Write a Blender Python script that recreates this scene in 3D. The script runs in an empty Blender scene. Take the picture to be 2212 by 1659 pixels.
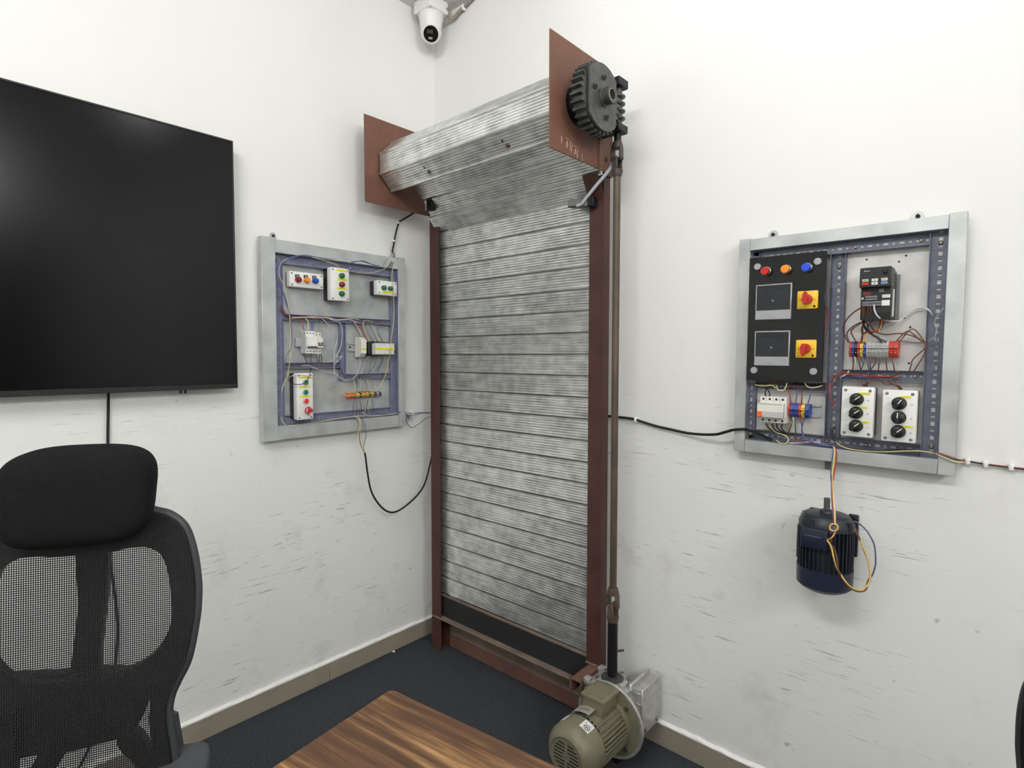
import bpy, bmesh, math, random
from mathutils import Vector, Matrix
C = bpy.context.scene.collection
R = math.radians
random.seed(7)

# ---------------------------------------------------------------- camera, world, lights, exposure
cam_data = bpy.data.cameras.new('camera')
cam = bpy.data.objects.new('camera', cam_data)
C.objects.link(cam)
cam_data.sensor_fit = 'HORIZONTAL'
cam_data.sensor_width = 36.0
cam_data.lens = 36.0 * 1228.0 / 2212.0
cam_data.clip_start = 0.02
YAW, PITCH, ROLL = R(41.8226), R(3.1057), R(0.3742)
fw = Vector((-math.sin(YAW) * math.cos(PITCH), math.cos(YAW) * math.cos(PITCH), -math.sin(PITCH)))
rt0 = Vector((math.cos(YAW), math.sin(YAW), 0))
up0 = rt0.cross(fw)
rt1 = rt0 * math.cos(ROLL) + up0 * math.sin(ROLL)
up1 = up0 * math.cos(ROLL) - rt0 * math.sin(ROLL)
cam.matrix_world = Matrix(((rt1.x, up1.x, -fw.x, 0), (rt1.y, up1.y, -fw.y, 0), (rt1.z, up1.z, -fw.z, 0), (0, 0, 0, 1)))
cam.location = (2.0742, -1.7682, 1.3500)
bpy.context.scene.camera = cam

sc = bpy.context.scene
sc.view_settings.view_transform = 'Standard'
sc.view_settings.look = 'None'
sc.view_settings.gamma = 1.0
sc.view_settings.use_curve_mapping = False
sc.view_settings.exposure = 0.13

world = bpy.data.worlds.new('world')
sc.world = world
world.use_nodes = True
world.node_tree.nodes['Background'].inputs[0].default_value = (0.9, 0.95, 1.0, 1)
world.node_tree.nodes['Background'].inputs[1].default_value = 0.15


def batten(name, loc, length, watts, color=(1, 1, 0.99), axis=0, n=6):
    """LED tube under the ceiling: a row of small round lamps along its length"""
    for i in range(n):
        d = bpy.data.lights.new(name, 'POINT')
        d.shadow_soft_size = 0.035
        d.energy = watts / n
        d.color = color
        o = bpy.data.objects.new(name, d)
        p = list(loc)
        p[axis] += length * ((i + 0.5) / n - 0.5)
        o.location = p
        C.objects.link(o)


# LED tubes under the ceiling, plus added fill tubes, all behind or above the camera
batten('led_tube_near', (1.55, -0.68, 2.79), 1.2, 9.0)
batten('led_tube_mid', (1.7, -2.4, 2.79), 1.15, 60.0)
batten('fill_tube_east', (4.4, -1.8, 2.79), 1.15, 78.0, axis=1)  # added fill lamp, no tube known here; evens out the walls
batten('fill_tube_far', (4.4, -3.6, 2.79), 1.15, 40.0, axis=1)  # second added fill lamp, placed for flatter wall brightness


# ---------------------------------------------------------------- materials
def lin(c):
    def f(v):
        v /= 255.0
        return v / 12.92 if v <= 0.04045 else ((v + 0.055) / 1.055) ** 2.4
    return (f(c[0]), f(c[1]), f(c[2]), 1.0)


class Nt:
    def __init__(s, name):
        s.m = bpy.data.materials.new(name)
        s.m.use_nodes = True
        s.t = s.m.node_tree
        s.b = s.t.nodes['Principled BSDF']

    def n(s, kind, **kw):
        x = s.t.nodes.new(kind)
        for k, v in kw.items():
            if k in x.inputs:
                x.inputs[k].default_value = v
            else:
                setattr(x, k, v)
        return x

    def l(s, a, b):
        s.t.links.new(a, b)

    def coord(s, scale=(1, 1, 1), kind='Object', rot=(0, 0, 0)):
        if kind == 'World':
            g = s.n('ShaderNodeNewGeometry')
            out = g.outputs['Position']
        else:
            out = s.n('ShaderNodeTexCoord').outputs[kind]
        mp = s.n('ShaderNodeMapping')
        mp.inputs['Scale'].default_value = scale
        mp.inputs['Rotation'].default_value = rot
        s.l(out, mp.inputs['Vector'])
        return mp.outputs['Vector']

    def noise(s, vec, scale, detail=4, rough=0.55):
        x = s.n('ShaderNodeTexNoise', Scale=scale, Detail=detail, Roughness=rough)
        s.l(vec, x.inputs['Vector'])
        return x.outputs['Fac']

    def ramp(s, fac, stops):
        x = s.n('ShaderNodeValToRGB')
        cr = x.color_ramp
        while len(cr.elements) < len(stops):
            cr.elements.new(0.5)
        for e, (p, c) in zip(cr.elements, stops):
            e.position = p
            e.color = c if len(c) == 4 else (*c, 1)
        s.l(fac, x.inputs['Fac'])
        return x.outputs['Color']

    def mix(s, fac, a, b, mode='MIX'):
        x = s.n('ShaderNodeMix', data_type='RGBA', blend_type=mode)
        for src, i in ((fac, 0), (a, 6), (b, 7)):
            if hasattr(src, 'is_linked'):
                s.l(src, x.inputs[i])
            else:
                x.inputs[i].default_value = src
        return x.outputs[2]

    def math(s, op, a, b=0.0):
        x = s.n('ShaderNodeMath', operation=op)
        for src, i in ((a, 0), (b, 1)):
            if hasattr(src, 'is_linked'):
                s.l(src, x.inputs[i])
            else:
                x.inputs[i].default_value = src
        return x.outputs[0]

    def bump(s, height, strength=0.2, dist=0.002):
        x = s.n('ShaderNodeBump', Strength=strength, Distance=dist)
        s.l(height, x.inputs['Height'])
        s.l(x.outputs['Normal'], s.b.inputs['Normal'])


def mat(name, rgb, rough=0.5, metal=0.0, var=0.08, scale=30.0, bump=0.0, spec=0.5):
    """plain paint / plastic / metal with a little procedural mottling"""
    k = Nt(name)
    col = lin(rgb)
    v = k.coord()
    f = k.noise(v, scale)
    lo = tuple(c * (1 - var) for c in col[:3])
    hi = tuple(min(1, c * (1 + var)) for c in col[:3])
    k.l(k.ramp(f, [(0.3, lo), (0.7, hi)]), k.b.inputs['Base Color'])
    k.b.inputs['Roughness'].default_value = rough
    k.b.inputs['Metallic'].default_value = metal
    k.b.inputs['Specular IOR Level'].default_value = spec
    if bump:
        k.bump(k.noise(v, scale * 6, 3), bump, 0.001)
    return k.m


def wall_material():
    k = Nt('painted_plaster')
    v = k.coord(kind='World')
    base = k.ramp(k.noise(v, 1.3, 3), [(0.25, lin((230, 230, 227))), (0.75, lin((236, 236, 233)))])
    # faint grubby clouds, stronger lower down
    sep = k.n('ShaderNodeSeparateXYZ')
    k.l(v, sep.inputs[0])
    low = k.n('ShaderNodeMapRange', clamp=True)
    k.l(sep.outputs['Z'], low.inputs['Value'])
    low.inputs['From Min'].default_value = 1.75
    low.inputs['From Max'].default_value = 0.45
    cloud = k.ramp(k.noise(v, 5.5, 5, 0.6), [(0.56, (0, 0, 0)), (0.8, (1, 1, 1))])
    m1 = k.math('MULTIPLY', k.math('MULTIPLY', cloud, low.outputs[0]), 0.5)
    c1 = k.mix(m1, base, lin((178, 175, 171)))
    # dark spots
    sp = k.ramp(k.noise(v, 24, 2, 0.5), [(0.71, (0, 0, 0)), (0.78, (1, 1, 1))])
    m2 = k.math('MULTIPLY', k.math('MULTIPLY', sp, low.outputs[0]), 0.5)
    c2 = k.mix(m2, c1, lin((120, 118, 116)))
    # thin scuffs: stretched noise, gated by a large patch mask
    wv = k.n('ShaderNodeMapping')
    wv.inputs['Scale'].default_value = (8, 8, 150)
    wv.inputs['Rotation'].default_value = (0.07, 0.05, 0)
    k.l(v, wv.inputs['Vector'])
    st = k.ramp(k.noise(wv.outputs['Vector'], 1.0, 6, 0.68), [(0.6, (0, 0, 0)), (0.64, (1, 1, 1))])
    patch = k.ramp(k.noise(v, 2.6, 2), [(0.47, (0, 0, 0)), (0.62, (1, 1, 1))])
    band = k.n('ShaderNodeMapRange', clamp=True)
    k.l(sep.outputs['Z'], band.inputs['Value'])
    band.inputs['From Min'].default_value = 1.3
    band.inputs['From Max'].default_value = 1.0
    m3 = k.math('MULTIPLY', k.math('MULTIPLY', st, patch), k.math('MULTIPLY', band.outputs[0], 0.62))
    c3 = k.mix(m3, c2, lin((92, 92, 92)))
    k.l(c3, k.b.inputs['Base Color'])
    k.b.inputs['Roughness'].default_value = 0.62
    k.b.inputs['Specular IOR Level'].default_value = 0.35
    k.bump(k.noise(v, 70, 4), 0.12, 0.002)
    return k.m


def carpet_material():
    k = Nt('charcoal_carpet')
    v = k.coord(kind='World')
    f = k.noise(v, 260, 3, 0.75)
    g = k.math('MULTIPLY', k.noise(v, 95, 4, 0.7), 0.6)
    c = k.mix(g, k.ramp(f, [(0.38, lin((24, 27, 31))), (0.6, lin((88, 91, 96)))]), lin((52, 55, 60)))
    sp = k.ramp(k.noise(v, 160, 1), [(0.74, (0, 0, 0)), (0.78, (1, 1, 1))])
    k.l(k.mix(sp, c, lin((112, 114, 118))), k.b.inputs['Base Color'])
    k.b.inputs['Roughness'].default_value = 0.95
    k.b.inputs['Specular IOR Level'].default_value = 0.1
    k.bump(f, 0.8, 0.004)
    return k.m


def galvanised(name, lo, hi, rough=0.32, streak=True, scale=26, metal=1.0):
    k = Nt(name)
    rnd = k.math('MULTIPLY', k.n('ShaderNodeObjectInfo').outputs['Random'], 9.0)
    def shifted(vec):
        x = k.n('ShaderNodeVectorMath', operation='ADD')
        k.l(vec, x.inputs[0])
        k.l(rnd, x.inputs[1])
        return x.outputs[0]
    v = shifted(k.coord())
    vo = k.n('ShaderNodeTexVoronoi', Scale=scale * 2.2)
    k.l(v, vo.inputs['Vector'])
    f = k.noise(v, scale, 5, 0.65)
    a = k.math('ADD', k.math('MULTIPLY', f, 0.75), k.math('MULTIPLY', vo.outputs['Distance'], 0.3))
    c = k.ramp(a, [(0.3, lin(lo)), (0.66, lin(hi))])
    if streak:
        s = shifted(k.coord((2.5, 2.5, 34)))
        c = k.mix(k.math('MULTIPLY', k.ramp(k.noise(s, 2.5, 4, 0.7), [(0.45, (0, 0, 0)), (0.75, (1, 1, 1))]), 0.4), c, lin((112, 114, 113)))
    k.l(c, k.b.inputs['Base Color'])
    k.b.inputs['Metallic'].default_value = metal
    rr = k.n('ShaderNodeMapRange')
    k.l(f, rr.inputs['Value'])
    rr.inputs['To Min'].default_value = rough * 0.75
    rr.inputs['To Max'].default_value = rough * 1.35
    k.l(rr.outputs[0], k.b.inputs['Roughness'])
    k.bump(k.noise(v, scale * 2, 3), 0.12, 0.002)
    return k.m


def wood_material():
    k = Nt('worn_brown_wood')
    grain = k.noise(k.coord((1.6, 46, 46)), 2.0, 8, 0.7)
    fine = k.noise(k.coord((5, 190, 190)), 2.0, 4, 0.7)
    big = k.noise(k.coord((0.9, 3.4, 3.4)), 2.3, 4, 0.6)
    g = k.math('ADD', k.math('MULTIPLY', grain, 0.6), k.math('MULTIPLY', fine, 0.4))
    c = k.ramp(g, [(0.36, lin((60, 41, 28))), (0.5, lin((84, 58, 39))), (0.64, lin((106, 76, 51)))])
    worn = k.ramp(g, [(0.38, lin((98, 69, 43))), (0.5, lin((136, 99, 62))), (0.62, lin((184, 144, 98)))])
    gate = k.ramp(k.math('ADD', k.math('MULTIPLY', big, 0.8), k.math('MULTIPLY', grain, 0.25)), [(0.53, (0, 0, 0)), (0.69, (1, 1, 1))])
    k.l(k.mix(gate, c, worn), k.b.inputs['Base Color'])
    k.b.inputs['Roughness'].default_value = 0.5
    k.bump(g, 0.12, 0.001)
    return k.m


def red_oxide(name, a, b, rough=0.6):
    k = Nt(name)
    v = k.coord()
    f = k.noise(v, 9, 5, 0.6)
    c = k.ramp(f, [(0.3, lin(a)), (0.7, lin(b))])
    sc2 = k.ramp(k.noise(k.coord((40, 40, 6)), 2.2, 5, 0.7), [(0.66, (0, 0, 0)), (0.74, (1, 1, 1))])
    k.l(k.mix(k.math('MULTIPLY', sc2, 0.35), c, lin((168, 128, 112))), k.b.inputs['Base Color'])
    k.b.inputs['Roughness'].default_value = rough
    k.bump(f, 0.1, 0.002)
    return k.m


def print_label(name, base, ink, dens=0.5):
    """sticker with a band of illegibly small print"""
    k = Nt(name)
    v = k.coord((420, 900, 1))
    f = k.noise(v, 1.0, 2, 0.5)
    sep = k.n('ShaderNodeSeparateXYZ')
    k.l(k.coord(kind='Generated'), sep.inputs[0])
    def band(o, a, b):
        return k.math('MULTIPLY', k.math('GREATER_THAN', o, a), k.math('LESS_THAN', o, b))
    m = k.math('MULTIPLY', band(sep.outputs['X'], 0.2, 0.8), band(sep.outputs['Y'], 0.3, 0.7))
    m = k.math('MULTIPLY', m, k.ramp(f, [(dens - 0.02, (0, 0, 0)), (dens + 0.03, (1, 1, 1))]))
    k.l(k.mix(m, lin(base), lin(ink)), k.b.inputs['Base Color'])
    k.b.inputs['Roughness'].default_value = 0.5
    return k.m


def mesh_fabric():
    """black knitted mesh: dot holes through the cloth"""
    k = Nt('black_chair_mesh')
    v = k.coord()
    sep = k.n('ShaderNodeSeparateXYZ')
    k.l(v, sep.inputs[0])
    p = math.pi / 0.0031
    a = k.math('ADD', sep.outputs['X'], k.math('MULTIPLY', sep.outputs['Z'], 0.92))
    b = k.math('SUBTRACT', sep.outputs['X'], k.math('MULTIPLY', sep.outputs['Z'], 0.92))
    sa = k.math('SINE', k.math('MULTIPLY', a, p))
    sb = k.math('SINE', k.math('MULTIPLY', b, p))
    s = k.math('MULTIPLY', sa, sb)
    hole = k.math('GREATER_THAN', s, 0.1)
    tr = k.n('ShaderNodeBsdfTransparent')
    mx = k.n('ShaderNodeMixShader')
    out = k.t.nodes['Material Output']
    k.b.inputs['Base Color'].default_value = lin((15, 16, 18))
    k.b.inputs['Roughness'].default_value = 0.7
    k.l(hole, mx.inputs[0])
    k.l(k.b.outputs[0], mx.inputs[1])
    k.l(tr.outputs[0], mx.inputs[2])
    k.l(mx.outputs[0], out.inputs['Surface'])
    return k.m


def weave(name, rgb):
    k = Nt(name)
    v = k.coord((1, 1, 1))
    sep = k.n('ShaderNodeSeparateXYZ')
    k.l(v, sep.inputs[0])
    s = k.math('MULTIPLY', k.math('SINE', k.math('MULTIPLY', k.math('ADD', sep.outputs['X'], sep.outputs['Z']), 1500)),
               k.math('SINE', k.math('MULTIPLY', k.math('SUBTRACT', sep.outputs['X'], sep.outputs['Z']), 1500)))
    col = lin(rgb)
    k.l(k.ramp(s, [(0.2, tuple(c * 0.7 for c in col[:3])), (0.8, tuple(c * 1.35 for c in col[:3]))]), k.b.inputs['Base Color'])
    k.b.inputs['Roughness'].default_value = 0.85
    k.b.inputs['Specular IOR Level'].default_value = 0.2
    k.bump(s, 0.3, 0.001)
    return k.m


M = dict(
    wall=wall_material(), carpet=carpet_material(), wood=wood_material(),
    ceiling=mat('ceiling_paint', (226, 225, 222), 0.8, 0, 0.02, 3),
    skirt=mat('taupe_tile', (150, 141, 127), 0.35, 0, 0.07, 12),
    bead=mat('white_paint_bead', (238, 237, 233), 0.6, 0, 0.04, 60),
    slat=galvanised('galvanised_slat', (196, 199, 197), (246, 247, 244), 0.3, True, 11, 0.85),
    alu=galvanised('mill_aluminium', (168, 171, 172), (200, 203, 203), 0.45, False, 7, 0.55),
    zinc=galvanised('zinc_sheet', (150, 153, 154), (186, 189, 189), 0.5, False, 9, 0.35),
    zincr=galvanised('pale_zinc_sheet', (182, 182, 179), (212, 211, 207), 0.5, False, 9, 0.3),
    angle=mat('blue_grey_angle_paint', (120, 122, 148), 0.42, 0.1, 0.18, 40),
    angler=mat('slate_grey_angle_paint', (100, 103, 119), 0.42, 0.1, 0.18, 40),
    oxide=red_oxide('red_oxide_paint', (98, 65, 51), (116, 79, 63)),
    oxide_dark=red_oxide('dark_red_oxide_paint', (62, 33, 27), (80, 46, 38)),
    dusty=red_oxide('dusty_brown_steel', (104, 88, 76), (134, 116, 102), 0.8),
    shaft=red_oxide('rusty_brown_shaft', (64, 52, 43), (92, 75, 61), 0.5),
    joint=red_oxide('dirty_joint_iron', (44, 40, 36), (70, 60, 50), 0.5),
    iron=mat('greasy_cast_iron', (74, 76, 75), 0.4, 0.3, 0.3, 45, 0.2),
    iron_dark=mat('black_cast_iron', (26, 27, 28), 0.45, 0.4, 0.3, 45, 0.2),
    steel=mat('bare_steel', (150, 146, 138), 0.3, 0.9, 0.2, 60),
    rubber=mat('black_rubber', (30, 31, 33), 0.7, 0, 0.15, 30),
    black=mat('black_plastic', (22, 23, 25), 0.4, 0, 0.1, 40),
    blackgloss=mat('black_acrylic', (11, 12, 14), 0.14, 0, 0.05, 20),
    tvscreen=mat('satin_black_screen', (5, 6, 8), 0.2, 0, 0.05, 20, 0, 0.28),
    oxide_dust=red_oxide('dusty_red_oxide', (92, 62, 53), (112, 80, 69), 0.8),
    chair_plastic=mat('charcoal_chair_plastic', (52, 54, 57), 0.45, 0, 0.08, 60),
    chair_black=mat('black_chair_plastic', (15, 17, 20), 0.5, 0, 0.1, 60),
    arm=mat('dark_grey_arm_pad', (60, 62, 66), 0.7, 0, 0.1, 90, 0.1),
    fabric=weave('black_headrest_fabric', (13, 14, 17)),
    mesh=mesh_fabric(),
    white=mat('white_plastic', (232, 231, 228), 0.4, 0, 0.03, 40),
    offwhite=mat('warm_white_plastic', (222, 220, 212), 0.42, 0, 0.04, 40),
    greyplastic=mat('light_grey_plastic', (186, 187, 186), 0.45, 0, 0.05, 50),
    silverplastic=mat('silver_plastic', (168, 170, 172), 0.35, 0.3, 0.05, 50),
    midgrey=mat('mid_grey_plastic', (120, 122, 122), 0.5, 0, 0.08, 50),
    red=mat('red_plastic', (186, 38, 34), 0.3, 0, 0.08, 30),
    stop_red=mat('stop_button_red', (172, 44, 42), 0.4, 0, 0.06, 30),
    darkred=mat('dark_red_lens', (128, 24, 28), 0.28, 0, 0.12, 30),
    redbutton=mat('bright_red_button', (214, 44, 38), 0.35, 0, 0.06, 30),
    orange=mat('amber_lens', (238, 138, 34), 0.28, 0, 0.1, 30),
    orangeplastic=mat('orange_plastic', (226, 104, 40), 0.4, 0, 0.06, 30),
    blue=mat('blue_lens', (30, 74, 178), 0.28, 0, 0.12, 30),
    bluelens=mat('bright_blue_lens', (38, 76, 214), 0.3, 0, 0.08, 30),
    green=mat('green_button', (24, 104, 52), 0.35, 0, 0.12, 30),
    teal=mat('teal_green_button', (22, 120, 92), 0.35, 0, 0.08, 30),
    yellow=mat('yellow_plastic', (236, 190, 44), 0.4, 0, 0.05, 30),
    terminal_yellow=mat('terminal_yellow', (232, 200, 60), 0.45, 0, 0.06, 60),
    terminal_blue=mat('terminal_blue', (44, 74, 148), 0.45, 0, 0.08, 60),
    terminal_red=mat('terminal_red', (196, 62, 48), 0.45, 0, 0.06, 60),
    screen=mat('dark_screen', (34, 38, 44), 0.18, 0, 0.05, 20),
    ylabel=print_label('yellow_label_print', (232, 226, 52), (70, 72, 20), 0.56),
    blabel=print_label('black_label_print', (20, 24, 22), (206, 214, 206), 0.5),
    wlabel=print_label('white_label_print', (226, 226, 222), (110, 110, 112), 0.55),
    plate=print_label('metal_nameplate_print', (158, 154, 146), (70, 68, 64), 0.5),
    green_label=mat('green_yellow_label', (196, 212, 40), 0.5, 0, 0.1, 90),
    olive=mat('olive_green_motor_paint', (116, 112, 92), 0.42, 0.0, 0.1, 40, 0.15),
    castalu=mat('cast_aluminium', (186, 186, 180), 0.4, 0.55, 0.18, 50, 0.25),
    navy=mat('navy_motor_paint', (28, 32, 42), 0.42, 0, 0.2, 30, 0.15),
    navycowl=mat('navy_fan_cowl', (25, 32, 52), 0.4, 0, 0.12, 20),
    conduit=mat('grey_conduit', (188, 190, 196), 0.5, 0, 0.05, 40),
    conduit_brown=mat('grubby_conduit', (150, 142, 128), 0.6, 0, 0.2, 60),
    chalk=mat('chalk', (206, 170, 158), 0.9, 0, 0.1, 90),
    black_cable=mat('black_cable_sheath', (16, 18, 19), 0.45, 0, 0.1, 60),
    rust=red_oxide('rust', (96, 58, 36), (132, 84, 56), 0.85),
)
WIRE = {n: mat(n + '_wire_insulation', c, 0.5, 0, 0.08, 60) for n, c in dict(
    yellow=(208, 202, 156), blue=(78, 88, 150), brown=(98, 62, 48), red=(150, 44, 38), white=(200, 200, 204), black=(34, 33, 36),
    grey=(140, 140, 146), green_yellow=(196, 190, 132), slate=(88, 92, 116), amber=(214, 172, 92)).items()}


# ---------------------------------------------------------------- mesh helpers
def frame_of(d):
    d = Vector(d).normalized()
    a = Vector((0, 0, 1)) if abs(d.z) < 0.9 else Vector((1, 0, 0))
    u = d.cross(a).normalized()
    return u, d.cross(u).normalized(), d


class MB:
    """collects shapes; build() links them as ONE mesh object"""
    def __init__(s):
        s.bm = bmesh.new()

    def box(s, c, size, bev=0.0, seg=1, mtx=None):
        m = Matrix.Translation(c) @ Matrix.Diagonal((*size, 1))
        if mtx is not None:
            m = mtx @ m
        r = bmesh.ops.create_cube(s.bm, size=1.0, matrix=m)
        if bev:
            es = list({e for v in r['verts'] for e in v.link_edges})
            bmesh.ops.bevel(s.bm, geom=es, offset=bev, segments=seg, affect='EDGES', profile=0.5)
        return s

    def b2(s, a, b, bev=0.0, seg=1, mtx=None):
        c = [(p + q) / 2 for p, q in zip(a, b)]
        return s.box(c, [abs(q - p) for p, q in zip(a, b)], bev, seg, mtx)

    def rings(s, rings, closed=True, cap=True):
        vs = [[s.bm.verts.new(p) for p in r] for r in rings]
        n = len(vs[0])
        for a, b in zip(vs, vs[1:]):
            for i in range(n if closed else n - 1):
                j = (i + 1) % n
                s.bm.faces.new((a[i], a[j], b[j], b[i]))
        if cap and closed:
            s.bm.faces.new(vs[0][::-1])
            s.bm.faces.new(vs[-1])
        return s

    def cyl(s, p0, p1, r0, r1=None, n=20):
        return s.lathe(p0, Vector(p1) - Vector(p0), [(r0, 0), (r0 if r1 is None else r1, (Vector(p1) - Vector(p0)).length)], n)

    def lathe(s, p0, d, prof, n=24, cap=True):
        u, w, d = frame_of(d)
        p0 = Vector(p0)
        rs = []
        for r, h in prof:
            r = max(r, 1e-5)
            rs.append([p0 + d * h + (u * math.cos(2 * math.pi * i / n) + w * math.sin(2 * math.pi * i / n)) * r for i in range(n)])
        return s.rings(rs, True, cap)

    def prism(s, pts, d, mtx=None):
        """polygon pts (3-D points) swept along the vector d"""
        d = Vector(d)
        a = [Vector(p) for p in pts]
        if mtx is not None:
            d = mtx.to_3x3() @ d
            a = [mtx @ p for p in a]
        return s.rings([a, [p + d for p in a]])

    def tube(s, pts, r, n=8, smooth=0, flat=1.0):
        pts = [Vector(p) for p in pts]
        if smooth and len(pts) > 2:
            pts = spline(pts, smooth)
        rs = []
        t0 = (pts[1] - pts[0]).normalized()
        u, w, _ = frame_of(t0)
        for i, p in enumerate(pts):
            t = (pts[min(i + 1, len(pts) - 1)] - pts[max(i - 1, 0)]).normalized()
            u = (u - t * u.dot(t)).normalized()
            w = t.cross(u)
            rs.append([p + (u * math.cos(2 * math.pi * k / n) + w * math.sin(2 * math.pi * k / n) * flat) * r for k in range(n)])
        return s.rings(rs)

    def ball(s, c, size, n=16, m=10):
        rs = []
        for j in range(m + 1):
            t = math.pi * j / m
            rr = max(math.sin(t), 1e-4)
            rs.append([Vector((c[0] + size[0] * rr * math.cos(2 * math.pi * i / n), c[1] + size[1] * rr * math.sin(2 * math.pi * i / n),
                               c[2] - size[2] * math.cos(t))) for i in range(n)])
        return s.rings(rs)

    def superball(s, c, size, e=0.5, n=40, m=24, fn=None):
        def p(v):
            return math.copysign(abs(v) ** e, v)
        rs = []
        for j in range(m + 1):
            t = -math.pi / 2 + math.pi * j / m
            ct, st = max(math.cos(t), 1e-4) ** e, p(math.sin(t))
            ring = []
            for i in range(n):
                a = 2 * math.pi * i / n
                q = Vector((size[0] * ct * p(math.cos(a)), size[1] * ct * p(math.sin(a)), size[2] * st))
                if fn:
                    q = fn(q)
                ring.append(Vector(c) + q)
            rs.append(ring)
        return s.rings(rs)

    def build(s, name, m, parent=None, label=None, smooth=True, kind=None, normals=True):
        if normals:
            bmesh.ops.recalc_face_normals(s.bm, faces=s.bm.faces)
        me = bpy.data.meshes.new(name)
        s.bm.to_mesh(me)
        s.bm.free()
        me.materials.append(m)
        if smooth:
            me.polygons.foreach_set('use_smooth', [True] * len(me.polygons))
            me.set_sharp_from_angle(angle=R(38))
        return link(name, me, parent, label, kind)


def link(name, me, parent=None, label=None, kind=None):
    o = bpy.data.objects.new(name, me)
    C.objects.link(o)
    if parent is not None:
        o.parent = parent
    if label:
        o['label'] = label
    if kind:
        o['kind'] = kind
    return o


def spline(pts, k=6):
    out = []
    P = [pts[0] * 2 - pts[1]] + list(pts) + [pts[-1] * 2 - pts[-2]]
    for i in range(1, len(P) - 2):
        a, b, c, d = P[i - 1:i + 3]
        for j in range(k):
            t = j / k
            out.append(0.5 * ((2 * b) + (c - a) * t + (2 * a - 5 * b + 4 * c - d) * t * t + (3 * b - a - 3 * c + d) * t ** 3))
    out.append(P[-2])
    return out


def tag(o, label, cat, group=None):
    o['label'] = label
    o['category'] = cat
    if group:
        o['group'] = group
    return o


def thing(name, label, cat, loc=(0, 0, 0), rot=None, group=None):
    o = bpy.data.objects.new(name, None)
    C.objects.link(o)
    o.empty_display_size = 0.05
    m = Matrix.Translation(loc)
    if rot is not None:
        m = m @ rot.to_4x4()
    o.matrix_world = m
    return tag(o, label, cat, group)


def structure(name, mb, m, parent=None):
    o = mb.build(name, m, parent)
    o['kind'] = 'structure'
    return o


# wall frames: local x = along the wall to the right, y = up, z = out of the wall
ROT_L = Matrix(((0, 0, 1), (1, 0, 0), (0, 1, 0)))
ROT_R = Matrix(((1, 0, 0), (0, 0, -1), (0, 1, 0)))


def on_left(name, label, cat, uv, w=0.0, group=None):
    return thing(name, label, cat, (w, uv[0], uv[1]), ROT_L, group)


def on_right(name, label, cat, uv, w=0.0, group=None):
    return thing(name, label, cat, (uv[0], -w, uv[1]), ROT_R, group)


def text_mesh(name, txt, size, m, parent, loc, rot=None, depth=0.0003):
    cu = bpy.data.curves.new(name, 'FONT')
    cu.body = txt
    cu.size = size
    cu.align_x = 'CENTER'
    cu.align_y = 'CENTER'
    cu.extrude = depth
    cu.resolution_u = 2
    tmp = bpy.data.objects.new(name + '_tmp', cu)
    C.objects.link(tmp)
    dg = bpy.context.evaluated_depsgraph_get()
    me = bpy.data.meshes.new_from_object(tmp.evaluated_get(dg))
    bpy.data.objects.remove(tmp)
    me.materials.clear()
    me.materials.append(m)
    o = link(name, me, parent)
    o.location = loc
    if rot:
        o.rotation_euler = rot
    return o


def flat_shape(loops, thick, bev=0.0, res=8):
    """filled 2-D outline with holes -> mesh lying in local XY, thickness along Z"""
    cu = bpy.data.curves.new('outline', 'CURVE')
    cu.dimensions = '2D'
    cu.fill_mode = 'BOTH'
    cu.extrude = thick / 2
    cu.bevel_depth = bev
    cu.bevel_resolution = 2
    for lp in loops:
        sp = cu.splines.new('POLY')
        sp.points.add(len(lp) - 1)
        for p, q in zip(sp.points, lp):
            p.co = (q[0], q[1], 0, 1)
        sp.use_cyclic_u = True
    tmp = bpy.data.objects.new('outline_tmp', cu)
    C.objects.link(tmp)
    dg = bpy.context.evaluated_depsgraph_get()
    me = bpy.data.meshes.new_from_object(tmp.evaluated_get(dg))
    bpy.data.objects.remove(tmp)
    return me


def smooth_loop(pts, k=6):
    P = [Vector((p[0], p[1], 0)) for p in pts]
    n = len(P)
    out = []
    for i in range(n):
        a, b, c, d = P[i - 1], P[i], P[(i + 1) % n], P[(i + 2) % n]
        for j in range(k):
            t = j / k
            q = 0.5 * ((2 * b) + (c - a) * t + (2 * a - 5 * b + 4 * c - d) * t * t + (3 * b - a - 3 * c + d) * t ** 3)
            out.append((q.x, q.y))
    return out


def wire(name, pts, r, color, label, group=None, cat='wire', smooth=6, n=6):
    m = WIRE[color] if isinstance(color, str) else color
    o = MB().tube(pts, r, n, smooth).build(name, m)
    return tag(o, label, cat, group)

# ---------------------------------------------------------------- room
RX, RY, H = 4.9, -4.6, 2.874
structure('floor', MB().b2((-0.1, RY - 0.1, -0.08), (RX + 0.1, 0.1, 0)), M['carpet'])
structure('ceiling', MB().b2((-0.1, RY - 0.1, H), (RX + 0.1, 0.1, H + 0.1)), M['ceiling'])
structure('wall_left', MB().b2((-0.1, RY - 0.1, 0), (0, 0.1, H)), M['wall'])
structure('wall_right', MB().b2((0, 0, 0), (RX + 0.1, 0.1, H)), M['wall'])
structure('wall_far', MB().b2((RX, RY, 0), (RX + 0.1, 0, H)), M['wall'])
structure('wall_back', MB().b2((0, RY - 0.1, 0), (RX, RY, H)), M['wall'])
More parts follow.
